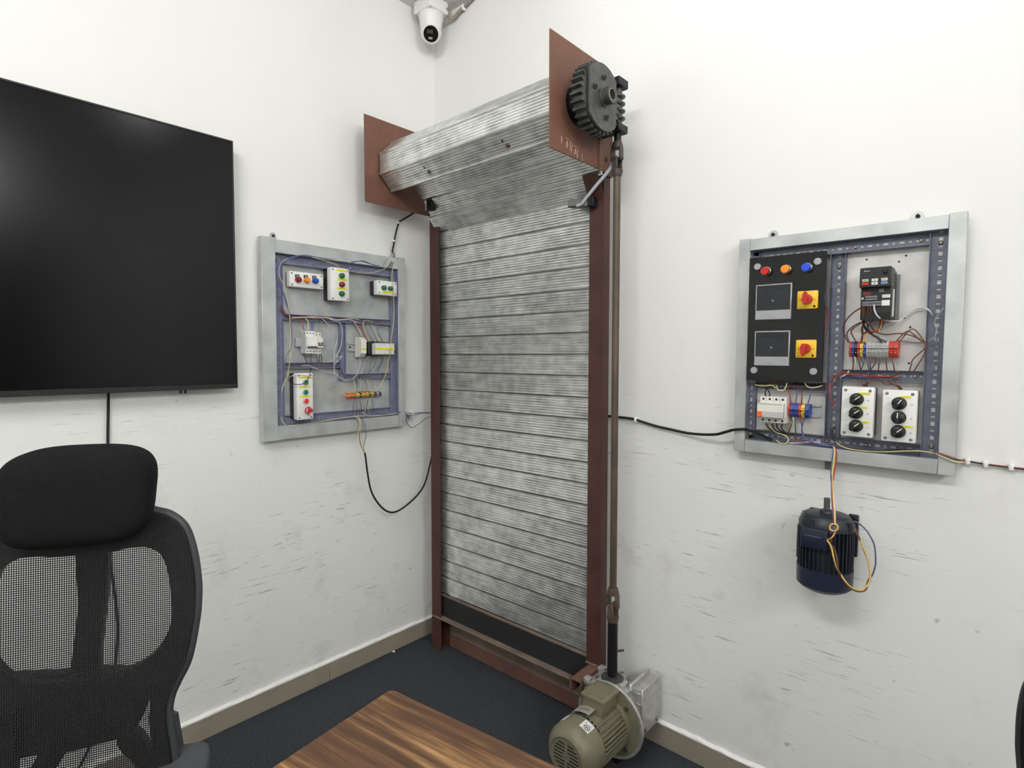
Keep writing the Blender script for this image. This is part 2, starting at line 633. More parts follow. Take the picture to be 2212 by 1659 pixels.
# a dark doorway in the far wall, seen only in the television's reflection
d1 = bpy.data.objects.new('door_1', None)
C.objects.link(d1)
d1['kind'] = 'structure'
d1.location = (RX, -1.35, 0)
MB().b2((-0.04, -0.62, 0), (-0.001, 0.62, 2.5), 0.004).build('door_leaf', M['chair_black'], d1)
for a, b in (((-0.06, -0.7, 0), (-0.001, -0.62, 2.58)), ((-0.06, 0.62, 0), (-0.001, 0.7, 2.58)), ((-0.06, -0.62, 2.5), (-0.001, 0.62, 2.58))):
    MB().b2(a, b, 0.004).build('door_frame', M['rubber'], d1)


def skirting(name, along_y, cuts, top_bead):
    e = bpy.data.objects.new(name, None)
    C.objects.link(e)
    e['kind'] = 'structure'
    t, hgt, g = 0.0105, 0.079, 0.0012
    for a, b in zip(cuts, cuts[1:]):
        mb = MB()
        if along_y:
            mb.b2((0, a + g, 0), (t, b - g, hgt), 0.0015)
        else:
            mb.b2((a + g, -t, 0), (b - g, 0, hgt), 0.0015)
        mb.build('tile', M['skirt'], e)
    return e


jl = (0.0105, -0.5739, 0.0001)
skirting('baseboard_left', True, [RY] + [jl[1] - 0.6 * k for k in range(6, 0, -1)] + [jl[1], jl[1] + 0.6, 0.0], None)
skirting('baseboard_right', False, [0.0, 0.42, 1.02, 1.62, 2.22, 2.82, 3.42, 4.02, RX], None)
# ragged line of wall paint on top of the skirting tiles
for nm, ax in (('trim_1', 0), ('trim_2', 1)):
    mb = MB()
    rng = random.Random(3 + ax)
    prev = None
    for i in range(0, 181):
        s = 0.005 + i * 0.026
        hh = 0.079 + 0.002 + rng.random() * 0.005
        dd = 0.0118 + rng.random() * 0.0015
        if ax:
            ring = [(s, 0.0, 0.079), (s, -dd, 0.0765), (s, -dd, hh - 0.002), (s, 0, hh + 0.004)]
        else:
            ring = [(0.0, -s, 0.079), (dd, -s, 0.0765), (dd, -s, hh - 0.002), (0, -s, hh + 0.004)]
        if prev:
            mb.rings([prev, ring])
        prev = ring
    structure(nm, mb, M['bead'])

# ---------------------------------------------------------------- television
tl, br = (-0.9268, 2.0596), (-0.9382, 1.2237)
left = br[0] - 1.452
tv = on_left('television', 'large wall-mounted television with black glossy screen left of the small control panel', 'television', ((left + br[0]) / 2, br[1]))
hw, hh = 1.452 / 2, tl[1] - br[1]
MB().b2((-hw + 0.01, 0.01, 0.03), (hw - 0.01, hh - 0.01, 0.055), 0.004).build('body', M['black'], tv)
MB().b2((-hw + 0.006, 0.0175, 0.05), (hw - 0.006, hh - 0.006, 0.0588)).build('screen', M['tvscreen'], tv)
mb = MB()
for a, b in (((-hw, 0.0, 0.04), (hw, 0.017, 0.0615)), ((-hw, hh - 0.006, 0.04), (hw, hh, 0.0608)), ((-hw, 0.017, 0.04), (-hw + 0.006, hh - 0.006, 0.0608)), ((hw - 0.006, 0.017, 0.04), (hw, hh - 0.006, 0.0608))):
    mb.b2(a, b, 0.0012)
mb.build('bezel', M['black'], tv)
hk = (-1.1058, 1.2151)
for dx in (-0.008, 0.006):
    MB().b2((hk[0] - tv.location.y + dx - 0.003, -0.012, 0.042), (hk[0] - tv.location.y + dx + 0.003, 0.001, 0.052), 0.001).build('hook', M['black'], tv)
MB().b2((-0.3, 0.2, 0.004), (0.3, 0.6, 0.03), 0.004).build('wall_bracket', M['black'], tv)
wire('power_cable', [(0.0300, -1.3061, 1.2278), (0.0120, -1.3034, 1.1774), (0.0120, -1.3079, 1.0531), (0.0120, -1.3117, 0.8652), (0.0120, -1.3112, 0.7064), (0.0120, -1.3003, 0.5718), (0.0120, -1.2982, 0.4679), (0.0120, -1.3097, 0.3540), (0.0120, -1.3256, 0.2573), (0.0120, -1.3707, 0.1618), (0.0120, -1.4068, 0.0955), (0.0120, -1.4643, 0.0131)], 0.0042, M['black_cable'],
     'thin black power cable hanging down the wall below the television', cat='cable')


# ---------------------------------------------------------------- slotted-channel control panels
def perforated(mb, mtx, L, W, t, pitch=0.0125, gaps=(0.0045,)):
    """strip along local x, width along y, with a row of real slots down its middle"""
    wb = W * 0.395
    for sgn in (-1, 1):
        mb.box((L / 2, sgn * (W - wb) / 2, 0), (L, wb, t), mtx=mtx)
    x, i = 0.0, 0
    while x < L:
        g = gaps[i % len(gaps)]
        solid = pitch - g if len(gaps) == 1 else 0.009
        e = min(x + solid, L)
        mb.box(((x + e) / 2, 0, 0), (e - x, W - 2 * wb + 0.0002, t), mtx=mtx)
        x = e + g
        i += 1


def slotted_channel(parent, p, q, W, zb, zf, m, org, lips=(1, 1), gaps=(0.0045,), pitch=0.0125, screws=()):
    """U-shaped slotted channel from p to q (wall u,v): perforated web at depth zb, perforated lips out to zf"""
    p = Vector((p[0] - org[0], p[1] - org[1], 0))
    q = Vector((q[0] - org[0], q[1] - org[1], 0))
    d = (q - p)
    L = d.length
    d.normalize()
    nrm = Vector((-d.y, d.x, 0))
    base = Matrix(((d.x, nrm.x, 0, p.x), (d.y, nrm.y, 0, p.y), (0, 0, 1, 0), (0, 0, 0, 1)))
    e = MB()
    perforated(e, base @ Matrix.Translation((0, 0, zb)), L, W, 0.0018, pitch, gaps)
    o = e.build('slotted_channel', m, parent, smooth=False)
    for sgn, on in zip((-1, 1), lips):
        if not on:
            continue
        w = (zf - zb) * on
        e = MB()
        mm = base @ Matrix.Translation((0, sgn * (W / 2 - 0.0009), zb + w / 2)) @ Matrix.Rotation(R(90), 4, 'X')
        perforated(e, mm, L, w, 0.0016, pitch, gaps)
        e.build('lip', m, o, smooth=False)
    for f in screws:
        c = base @ Vector((L * f, 0, zb))
        e = MB()
        e.lathe(c, (0, 0, 1), [(0.0052, 0.0009), (0.005, 0.003), (0.003, 0.0046)], 10)
        e.build('screw', M['steel'], o)
    return o


def screw_heads(parent, pts, z, r, m):
    for x, y in pts:
        e = MB()
        e.lathe((x, y, z - 0.001), (0, 0, 1), [(r, 0), (r, 0.0016), (r * 0.6, 0.0024)], 10)
        e.build('screw', m, parent)


def frame_member(parent, a, b, z0, z1, org, nm='frame_rail'):
    e = MB()
    e.b2((a[0] - org[0], a[1] - org[1], z0), (b[0] - org[0], b[1] - org[1], z1), 0.0012)
    return e.build(nm, M['alu'], parent)


def lug(parent, x, y, up=1):
    e = MB()
    n = 14
    outer = [(x - 0.012, y - 0.012 * up), *[(x + 0.012 * math.cos(math.pi - math.pi * i / n), y + 0.014 * up + 0.012 * up * math.sin(math.pi * i / n)) for i in range(n + 1)], (x + 0.012, y - 0.012 * up)]
    hole = [(x + 0.0055 * math.cos(2 * math.pi * i / n), y + 0.012 * up + 0.0055 * math.sin(2 * math.pi * i / n)) for i in range(n)]
    me = flat_shape([outer, hole], 0.003)
    me.materials.clear()
    me.materials.append(M['alu'])
    o = link('hanging_lug', me, parent)
    o.location = (0, 0, 0.004)
    s = MB()
    s.lathe((x, y + 0.014 * up, 0.001), (0, 0, 1), [(0.0045, 0), (0.0045, 0.006), (0.002, 0.008)], 10)
    s.build('screw', M['iron_dark'], o)


# ----- left control panel
A0, A1 = (-0.8395, 1.7590), (-0.8467, 1.0208)
B0, B1 = (-0.2031, 1.7639), (-0.2132, 1.0247)
ul, ur = (A0[0] + A1[0]) / 2, (B0[0] + B1[0]) / 2
vt, vb = (A0[1] + B0[1]) / 2, (A1[1] + B1[1]) / 2
OL = ((ul + ur) / 2, (vt + vb) / 2)
pl = on_left('control_panel', 'aluminium-framed control panel with blue-grey slotted channels between television and shutter', 'control panel', OL)
mw = 0.052
il, ir = ul + mw, ur - 0.036
tb, bt = vt - 0.052, vb + 0.052
frame_member(pl, (ul, vb), (il, vt), 0.016, 0.046, OL)
frame_member(pl, (ir, vb), (ur, vt), 0.016, 0.044, OL)
frame_member(pl, (il, tb), (ir, vt - 0.004), 0.016, 0.043, OL)
frame_member(pl, (il, vb + 0.001), (ir, bt), 0.016, 0.043, OL)
MB().b2((il - OL[0], bt - OL[1], 0.012), (ir - OL[0], tb - OL[1], 0.0165)).build('back_plate', M['zinc'], pl)
lug(pl, (-0.7795, 1.7809)[0] - OL[0], vt - OL[1])
vz0, vz1 = 0.019, 0.040
mA = M['angle']
cw = 0.036
slotted_channel(pl, (il + cw / 2, bt), (il + cw / 2, tb), cw, vz0, vz1, mA, OL, (0.35, 1), screws=(0.965,))
slotted_channel(pl, (ir - 0.016, bt), (ir - 0.016, tb), 0.030, vz0, vz1, mA, OL, (1, 0.3))
m1t, m1b = (-0.5370, 1.4905), (-0.5372, 1.4679)
dvx = (-0.5095, 1.4503)
h2t, h2b = (-0.6437, 1.3102), (-0.6441, 1.2857)
h3t, h3b = (-0.4056, 1.2611), (-0.4058, 1.2385)
xL, xR = il + cw, ir - 0.031
for (x0, x1, y) in ((xL, xR, tb - 0.019), (xL, xR, (m1t[1] + m1b[1]) / 2), (xL, dvx[0] - 0.014, (h2t[1] + h2b[1]) / 2), (dvx[0] + 0.016, xR, (h3t[1] + h3b[1]) / 2), (xL, xR, bt + 0.019)):
    big = abs(y - (tb - 0.019)) < 1e-6 or abs(y - (bt + 0.019)) < 1e-6
    slotted_channel(pl, (x0, y), (x1, y), 0.034 if big else 0.022, vz0, vz1, mA, OL, (1, 0.6 if big else 0.8), screws=(0.26, 0.6) if big else (0.9,))
slotted_channel(pl, (dvx[0], h3b[1] - 0.005), (dvx[0], m1b[1]), 0.03, vz0, vz1, mA, OL, (0.4, 1))


def push_station(wall, label, tl, br, z_back, z_split, z_front, dark_base, group='push-button boxes on the left panel'):
    """white cover on a (dark) base; returns root and a converter from wall (u,v) to local (x,y)"""
    uv = ((tl[0] + br[0]) / 2, (tl[1] + br[1]) / 2)
    t = (on_left if wall == 'L' else on_right)('push_button_box', label, 'push-button box', uv, 0.0, group)
    w, h = abs(br[0] - tl[0]) / 2, abs(tl[1] - br[1]) / 2
    MB().b2((-w + 0.001, -h + 0.001, z_back), (w - 0.001, h - 0.001, z_split), 0.002).build('base', M['black'] if dark_base else M['offwhite'], t)
    MB().b2((-w, -h, z_split), (w, h, z_front), 0.0035, 2).build('cover', M['white'], t)
    ix, iy = w - 0.0085, h - 0.008
    screw_heads(t, [(-ix, -iy), (ix, -iy), (-ix, iy), (ix, iy)], z_front, 0.0036, M['midgrey'])
    return t, (lambda p: (p[0] - uv[0], p[1] - uv[1])), w, h


def button(t, xy, z, r, m, dome=True, ring=None, hgt=0.02, name='button', label=None):
    x, y = xy
    if ring:
        MB().lathe((x, y, z), (0, 0, 1), [(r * 1.22, 0), (r * 1.22, 0.007), (r * 1.08, 0.009)], 24).build('bezel', ring, t)
    prof = [(r, 0.0), (r, hgt * 0.55), (r * 0.93, hgt * 0.8), (r * 0.72, hgt * 0.97), (r * 0.3, hgt * 1.04)] if dome else [(r, 0), (r, hgt * 0.9), (r * 0.9, hgt)]
    o = MB().lathe((x, y, z), (0, 0, 1), prof, 24).build(name, m, t, label)
    return o


def label_strip(t, xy, z, w, h, m=None, name='label_strip'):
    MB().box((xy[0], xy[1], z), (w, h, 0.0012)).build(name, m or M['ylabel'], t)


# pilot-light box
t, L, w, h = push_station('L', 'white box with red, amber and blue indicator lamps in a row', (-0.7404, 1.6489), (-0.6035, 1.5910), 0.017, 0.022, 0.05, True)
for q, m, lb in (((-0.7100, 1.6180), 'darkred', 'red lamp lens'), ((-0.6758, 1.6191), 'orange', 'amber lamp lens'), ((-0.6410, 1.6199), 'blue', 'blue lamp lens')):
    x, y = L(q)
    button(t, (x, y), 0.05, 0.0105, M[m], True, None, 0.02, 'lamp_lens', lb)
    label_strip(t, (x - 0.001, y + 0.0135), 0.0505, 0.017, 0.012, M['blabel'], 'legend_plate')
# three-button box
t, L, w, h = push_station('L', 'tall white box with green, red and green push buttons', (-0.5871, 1.6782), (-0.5059, 1.5506), 0.017, 0.046, 0.075, True)
for q, m, lb in (((-0.5424, 1.6482), 'green', 'upper green button'), ((-0.5420, 1.6142), 'darkred', 'red button'), ((-0.5431, 1.5783), 'green', 'lower green button')):
    x, y = L(q)
    button(t, (x, y), 0.075, 0.0105, M[m], True, None, 0.016, 'button', lb)
for q in ((-0.5388, 1.6691), (-0.5380, 1.6333), (-0.5396, 1.5983)):
    label_strip(t, L(q), 0.0755, 0.046, 0.0072)
# two-button box
t, L, w, h = push_station('L', 'small white box with two green buttons near panel\'s right edge', (-0.3734, 1.6490), (-0.2736, 1.5889), 0.017, 0.046, 0.075, True)
for q, m in (((-0.3450, 1.6188), 'green'), ((-0.3117, 1.6189), 'green')):
    button(t, L(q), 0.075, 0.0098, M[m], True, None, 0.016)
label_strip(t, L((-0.3256, 1.6002)), 0.0755, 0.054, 0.0085)
# four-button box with emergency stop
t, L, w, h = push_station('L', 'tall white box with two green buttons, red button and red emergency stop', (-0.7314, 1.2702), (-0.6660, 1.0951), 0.017, 0.046, 0.075, True)
for q, m, lb in (((-0.6985, 1.2360), 'teal', 'upper green button'), ((-0.6998, 1.1990), 'teal', 'lower green button'), ((-0.6982, 1.1655), 'redbutton', 'red button')):
    button(t, L(q), 0.075, 0.0088, M[m], False, M['greyplastic'], 0.011, 'button', lb)
ex, ey = L((-0.6927, 1.1305))
es = MB()
es.lathe((ex, ey, 0.075), (0, 0, 1), [(0.009, 0), (0.009, 0.010), (0.0138, 0.011), (0.0146, 0.015), (0.0138, 0.021), (0.009, 0.022)], 28)
es = es.build('emergency_stop_button', M['stop_red'], t, 'red mushroom emergency stop')
arc = MB()
for k in range(3):
    a0 = R(120 * k + 20)
    arc.tube([(ex + 0.0115 * math.cos(a0 + R(8 * i)), ey + 0.0115 * math.sin(a0 + R(8 * i)), 0.0965) for i in range(9)], 0.0014, 5)
arc.build('arrow_mark', M['white'], es)
for q in ((-0.7003, 1.2536), (-0.7008, 1.2186), (-0.6983, 1.1818)):
    label_strip(t, L(q), 0.0755, 0.046, 0.0068)

# five-pole breaker group
cb = (-0.6623, 1.3868)
t = on_left('circuit_breaker', 'grey five-pole circuit breaker bank with three white toggles', 'circuit breaker', cb)
X = lambda q: (q[0] - cb[0], q[1] - cb[1])
xa = X((-0.6891, 1.3862))[0]
pw = 0.0128
y0 = X((-0.6787, 1.3434))[1]
y1 = X((-0.6650, 1.4282))[1]
hgt = y1 - y0
for i in range(5):
    x0 = xa + i * pw
    dy = -0.004 if i > 2 else 0
    pole = MB()
    pole.b2((x0, y0 + dy * 0.3, 0.03), (x0 + pw - 0.0006, y1 + dy, 0.066), 0.001)
    pole.b2((x0, y0 + hgt * 0.26, 0.06), (x0 + pw - 0.0006, y1 - hgt * 0.24 + dy, 0.081), 0.0012)
    pole = pole.build('pole', M['white'] if i < 3 else M['offwhite'], t)
    for yy in (y1 - 0.008 + dy, y0 + 0.008):
        MB().lathe((x0 + pw / 2, yy, 0.0655), (0, 0, 1), [(0.0026, 0), (0.0022, 0.0012)], 10).build('terminal_screw', M['black'], pole)
    tg = MB()
    if i < 3:
        tg.box((x0 + pw / 2, y0 + hgt * 0.36, 0.085), (pw * 0.62, 0.0085, 0.012), 0.001)
    else:
        tg.box((x0 + pw / 2, y0 + hgt * 0.47, 0.083), (pw * 0.6, 0.006, 0.009), 0.001)
    tg.build('toggle', M['white'] if i < 3 else M['midgrey'], pole)
    MB().box((x0 + pw / 2, y0 + hgt * (0.29 if i < 3 else 0.38), 0.0815), (pw * 0.9, 0.003, 0.002)).build('slot', M['black'], pole)
MB().b2((xa - 0.0006, y0 + 0.002, 0.028), (xa, y1 - 0.003, 0.0655)).build('side_plate', M['greyplastic'], t)
MB().b2((xa - 0.02, (y0 + y1) / 2 - 0.017, 0.0165), (xa + pw * 5 + 0.01, (y0 + y1) / 2 + 0.017, 0.029), 0.001).build('mounting_rail', M['zinc'], t)

# power module
pm = (-0.4502, 1.3693)
t = on_left('power_module', 'white rail-mounted module with printed front beside the relay row', 'module', pm)
X = lambda q: (q[0] - pm[0], q[1] - pm[1])
fx0, fx1 = X((-0.4505, 1.3800))[0], X((-0.4254, 1.3804))[0]
ty, by = X((-0.4290, 1.4110))[1], X((-0.4297, 1.3298))[1]
e = MB()
e.prism([(fx0, by, 0.024), (fx0, ty, 0.024), (fx0, ty, 0.052), (fx0, ty - 0.012, 0.07), (fx0, by + 0.016, 0.07), (fx0, by, 0.052)], (fx1 - fx0, 0, 0))
e.build('housing', M['offwhite'], t)
label_strip(t, ((fx0 + fx1) / 2, (ty + by) / 2 + 0.003, 0), 0.0706, fx1 - fx0 - 0.001, 0.016, M['wlabel'], 'front_label')
label_strip(t, ((fx0 + fx1) / 2, (ty + by) / 2 - 0.0085, 0), 0.0706, fx1 - fx0 - 0.002, 0.0055, M['green_label'], 'label_strip')
rx = X((-0.4829, 1.3690))[0]
rm = (ty + by) / 2
rail = MB()
rail.b2((rx, rm - 0.0175, 0.0165), (X((-0.2502, 1.3717))[0], rm - 0.012, 0.024), 0.0005)
rail.b2((rx, rm + 0.012, 0.0165), (X((-0.2502, 1.3717))[0], rm + 0.0175, 0.024), 0.0005)
rail.b2((rx, rm - 0.012, 0.0165), (X((-0.2502, 1.3717))[0], rm + 0.012, 0.018))
rail = rail.build('mounting_rail', M['zinc'], t)
MB().lathe((rx + 0.012, rm, 0.0178), (0, 0, 1), [(0.0042, 0), (0.004, 0.003)], 12).build('screw', M['black'], rail)

# relay row
rl = (-0.3475, 1.3668)
t = on_left('relay_block', 'black relay block with two white relays under yellow label strip', 'relay', rl)
X = lambda q: (q[0] - rl[0], q[1] - rl[1])
bx0, bx1 = X((-0.3989, 1.3663))[0], X((-0.2835, 1.3675))[0]
by1, by0 = X((-0.3473, 1.3927))[1], X((-0.3477, 1.3364))[1]
MB().b2((bx0, by0, 0.025), (bx1, by1, 0.058), 0.0015).build('base', M['black'], t)
MB().b2((bx0 - 0.016, by0 + 0.004, 0.025), (bx0 - 0.004, by1 - 0.001, 0.064), 0.001).build('end_module', M['black'], t)
n0 = X((-0.3801, 1.3664))[0]
rw = (bx1 - n0) / 2
MB().b2((n0 - 0.011, by0 + 0.004, 0.05), (n0 - 0.002, by1 - 0.006, 0.064), 0.001).build('end_cap', M['greyplastic'], t)
for i in range(2):
    e = MB().b2((n0 + i * rw, by0 + 0.004, 0.055), (n0 + (i + 1) * rw - 0.0008, by1 - 0.004, 0.067), 0.001).build('relay', M['offwhite'], t)
    for j in range(4):
        for yy in (by0 + 0.008, by1 - 0.008):
            MB().lathe((n0 + (i + (j + 0.5) / 4) * rw, yy, 0.0668), (0, 0, 1), [(0.0017, 0), (0.0015, 0.0008)], 8).build('terminal_screw', M['midgrey'], e)
    label_strip(e, (n0 + (i + 0.5) * rw, (by0 + by1) / 2, 0), 0.0675, rw, 0.0085)
for j in range(8):
    e = MB().b2((n0 - 0.012 + j * 0.0065, by1 - 0.003, 0.035), (n0 - 0.0075 + j * 0.0065, by1 + 0.004, 0.05), 0.0005)
    e.build('terminal', M['black'], t)


def terminal_block(wall, label, p, q, zc, segs, hgt, z0=0.022, z1=0.05, rail=None):
    """row of rail terminals: segs = list of (material, relative width)"""
    uv = ((p[0] + q[0]) / 2, (p[1] + q[1]) / 2)
    t = (on_left if wall == 'L' else on_right)('terminal_block', label, 'terminal block', uv)
    Lx = q[0] - p[0]
    tot = sum(s[1] for s in segs)
    slope = (q[1] - p[1]) / Lx * 0
    x = -Lx / 2
    for m, wd in segs:
        w = Lx * wd / tot
        e = MB()
        hh = hgt / 2
        e.prism([(x, -hh, z0), (x, -hh, z1 - 0.012), (x, -hh * 0.55, z1 - 0.002), (x, -hh * 0.18, z1), (x, -hh * 0.12, z1 - 0.008), (x, hh * 0.12, z1 - 0.008), (x, hh * 0.18, z1), (x, hh * 0.55, z1 - 0.002), (x, hh, z1 - 0.012), (x, hh, z0)], (w - 0.0006, 0, 0))
        e = e.build('terminal', M[m], t)
        for sg in (-1, 1):
            MB().lathe((x + w / 2, sg * hh * 0.42, z1 - 0.0012), (0, 0, 1), [(min(0.0019, w * 0.32), 0), (min(0.0017, w * 0.28), 0.0012)], 8).build('terminal_screw', M['steel'], e)
        x += w
    if rail:
        a, b = rail
        e = MB()
        e.b2((a, -0.0175, 0.0165), (b, -0.0125, 0.0235), 0.0004)
        e.b2((a, 0.0125, 0.0165), (b, 0.0175, 0.0235), 0.0004)
        e.b2((a, -0.0125, 0.0165), (b, 0.0125, 0.0178))
        e.build('mounting_rail', M['zinc'], t)
    return t


terminal_block('L', 'orange, yellow and blue terminal block at bottom of the small panel', (-0.4918, 1.1738), (-0.3351, 1.1703), 0,
               [('orangeplastic', 3.2), ('terminal_yellow', 1.3), ('black', 1), ('terminal_yellow', 0.9), ('orangeplastic', 1), ('terminal_yellow', 1.2), ('black', 0.8), ('terminal_yellow', 1.4), ('terminal_blue', 1.3), ('greyplastic', 1), ('black', 1)], 0.0205, 0.018, 0.048, (-0.036, 0.04))

# ---------------------------------------------------------------- right control panel
A0, A1 = (1.4350, 1.6935), (1.4353, 1.0618)
B0, B1 = (1.9673, 1.6879), (1.9656, 1.0576)
ul, ur = (A0[0] + A1[0]) / 2, (B0[0] + B1[0]) / 2
vt, vb = (A0[1] + B0[1]) / 2, (A1[1] + B1[1]) / 2
OR = ((ul + ur) / 2, (vt + vb) / 2)
pr = on_right('control_panel', 'large aluminium-framed control panel with slate slotted channels on the right-hand wall', 'control panel', OR)
il = (1.4672, 1.6457)[0]
ir = (1.9315, 1.6540)[0]
tb = (1.9293, 1.6547)[1]
bt = (1.7190, 1.0968)[1]
frame_member(pr, (ul, vb), (il, vt), 0.016, 0.044, OR)
frame_member(pr, (ir, vb), (ur, vt), 0.016, 0.044, OR)
frame_member(pr, (il, tb), (ir, vt - 0.003), 0.016, 0.046, OR)
frame_member(pr, (il, vb + 0.001), (ir, bt), 0.016, 0.046, OR)
MB().b2((il - OR[0], bt - OR[1], 0.012), (ir - OR[0], tb - OR[1], 0.0165)).build('back_plate', M['zincr'], pr)
for q in ((1.7594, 1.6027), (1.8454, 1.6036), (1.8310, 1.5899), (1.8469, 1.4461), (1.8608, 1.4223), (1.8614, 1.3309)):
    MB().lathe((q[0] - OR[0], q[1] - OR[1], 0.0163), (0, 0, 1), [(0.0028, 0), (0.0026, 0.0005)], 12).build('drill_hole', M['black'], pr)
lug(pr, (1.5184, 1.7127)[0] - OR[0], vt - 0.003 - OR[1])
lug(pr, (1.8653, 1.7088)[0] - OR[0], vt - 0.003 - OR[1])
lg = (1.6878, 1.0397)
MB().b2((lg[0] - OR[0] - 0.012, vb - OR[1] - 0.028, 0.002), (lg[0] - OR[0] + 0.012, vb - OR[1] + 0.004, 0.006), 0.001).build('mounting_bracket', M['midgrey'], pr)
mB = M['angler']
RG = (0.0115, 0.0055)
rvx = (1.9156, 1.5793)[0]
dvx = (1.6966, 1.6013)[0]
lvx = (1.4746, 1.1969)[0]
mt, mb2 = (1.8142, 1.3083), (1.8149, 1.2880)
lt, lb = (1.5904, 1.2718), (1.5910, 1.2526)
def vchan(x, y0, y1, w, lips, scr=()):
    slotted_channel(pr, (x, y0), (x, y1), w, 0.019, 0.040, mB, OR, lips, RG, screws=scr)
def hchan(x0, x1, y, w, lips, scr=()):
    slotted_channel(pr, (x0, y), (x1, y), w, 0.019, 0.040, mB, OR, lips, RG, screws=scr)
vchan(lvx, bt, tb, 0.032, (0.5, 1), (0.03,))
vchan(dvx, bt + 0.03, tb - 0.03, 0.036, (0.7, 1), (0.05, 0.93))
vchan(rvx, bt, tb, 0.042, (1, 0.7), (0.05, 0.95))
hchan(il + 0.004, rvx - 0.022, tb - 0.017, 0.032, (1, 0.5), (0.16, 0.62, 0.96))
hchan(dvx + 0.019, rvx - 0.022, (mt[1] + mb2[1]) / 2, 0.028, (1, 0.7), (0.9,))
hchan(lvx + 0.017, dvx - 0.019, (lt[1] + lb[1]) / 2, 0.024, (1, 0.7), (0.9,))
hchan(il + 0.004, rvx - 0.022, bt + 0.016, 0.03, (1, 0.5), (0.5, 0.72))

# meter plate: black acrylic on stand-offs
P0, P1 = (1.4712, 1.6312), (1.6752, 1.2780)
P2 = (1.6734, 1.6294)
P3 = (1.4732, 1.2756)
cx, cy = (P0[0] + P1[0] + P2[0] + P3[0]) / 4, (P0[1] + P1[1] + P2[1] + P3[1]) / 4
mw, mh = (P2[0] - P0[0] + P1[0] - P3[0]) / 4, (P0[1] - P3[1] + P2[1] - P1[1]) / 4
mp = on_right('meter_plate', 'black acrylic meter plate with two meters and two red rotary switches', 'meter plate', (cx, cy))
X = lambda q: (q[0] - cx, q[1] - cy)
MB().b2((-mw, -mh, 0.056), (mw, mh, 0.060), 0.0006).build('plate', M['blackgloss'], mp)
for q in ((1.4960, 1.6035), (1.6533, 1.6027), (1.4945, 1.3049), (1.6521, 1.3054)):
    x, y = X(q)
    e = MB()
    e.lathe((x, y, 0.017), (0, 0, 1), [(0.0075, 0), (0.0075, 0.039)], 16)
    e.lathe((x, y, 0.06), (0, 0, 1), [(0.0095, 0), (0.0095, 0.005), (0.0088, 0.006), (0.002, 0.0062)], 24)
    e.build('standoff', M['silverplastic'], mp, 'silver stand-off cap')
for q, m, lb in (((1.5212, 1.5877), 'red', 'red lamp lens'), ((1.5747, 1.5879), 'orange', 'amber lamp lens'), ((1.6280, 1.5879), 'bluelens', 'blue lamp lens')):
    x, y = X(q)
    o = button(mp, (x, y), 0.068, 0.0112, M[m], False, None, 0.013, 'lamp_lens', lb)
    MB().lathe((x, y, 0.06), (0, 0, 1), [(0.0135, 0), (0.0135, 0.008), (0.0118, 0.0095)], 24).build('bezel', M['steel'], o)
for pa, pb, ch in (((1.4931, 1.5482), (1.5908, 1.4514), 'V'), ((1.4938, 1.4154), (1.5898, 1.3199), 'A')):
    a, b = X(pa), X(pb)
    x0, x1, y1, y0 = a[0], b[0], a[1] + 0.003, b[1] - 0.001
    mt_ = MB().b2((x0, y0, 0.058), (x1, y1, 0.0635), 0.0012).build('meter', M['silverplastic'], mp)
    ph = (y1 - y0)
    MB().b2((x0 + 0.0035, y0 + ph * 0.265, 0.0632), (x1 - 0.0035, y1 - 0.0035, 0.0641)).build('screen', M['screen'], mt_)
    MB().b2((x0 + 0.018, y1 - 0.0175, 0.0640), (x1 - 0.018, y1 - 0.0075, 0.06425)).build('display_window', M['black'], mt_)
    text_mesh('lettering', ch, 0.0095, M['greyplastic'], mt_, ((x0 + x1) / 2 - 0.001, y0 + ph * 0.52, 0.0643))
    MB().box(((x0 + x1) / 2 - 0.001, y0 + 0.0055, 0.0636), (0.02, 0.0011, 0.0006)).build('maker_mark', M['midgrey'], mt_)
for pa, pb, ang in (((1.6047, 1.5260), (1.6575, 1.4761), 90), ((1.6051, 1.3920), (1.6575, 1.3421), -98)):
    a, b = X(pa), X(pb)
    x0, x1, y1, y0 = a[0], b[0], a[1], b[1]
    mx, my = (x0 + x1) / 2, (y0 + y1) / 2
    sw = MB().b2((x0, y0, 0.058), (x1, y1, 0.064), 0.003, 2).build('rotary_switch', M['yellow'], mp, 'yellow switch plate with red handle')
    kn = MB()
    kn.lathe((mx, my + 0.001, 0.064), (0, 0, 1), [(0.0135, 0), (0.0135, 0.006), (0.012, 0.012), (0.006, 0.013)], 24)
    dx, dy = math.cos(R(ang)), math.sin(R(ang))
    mm = Matrix(((dx, -dy, 0, mx), (dy, dx, 0, my + 0.001), (0, 0, 1, 0.0735), (0, 0, 0, 1)))
    kn.prism([(-0.0125, -0.0055, 0), (0.012, -0.0055, 0), (0.0205, 0, 0), (0.012, 0.0055, 0), (-0.0125, 0.0055, 0)], (0, 0, 0.019), mm)
    kn.build('handle', M['red'], sw)
    MB().lathe((x1 - 0.0085, y0 + 0.0065, 0.0637), (0, 0, 1), [(0.0035, 0), (0.003, 0.001)], 14).build('round_mark', M['black'], sw)
    e = MB()
    for s in (-1, 1):
        e.box((mx + s * 0.0175, my, 0.0641), (0.005, 0.0011, 0.0005))
    for i in range(5):
        e.box((x0 + 0.006 + i * 0.004, y0 + 0.0042, 0.0641), (0.003, 0.0011, 0.0005))
    e.build('switch_marking', M['black'], sw)

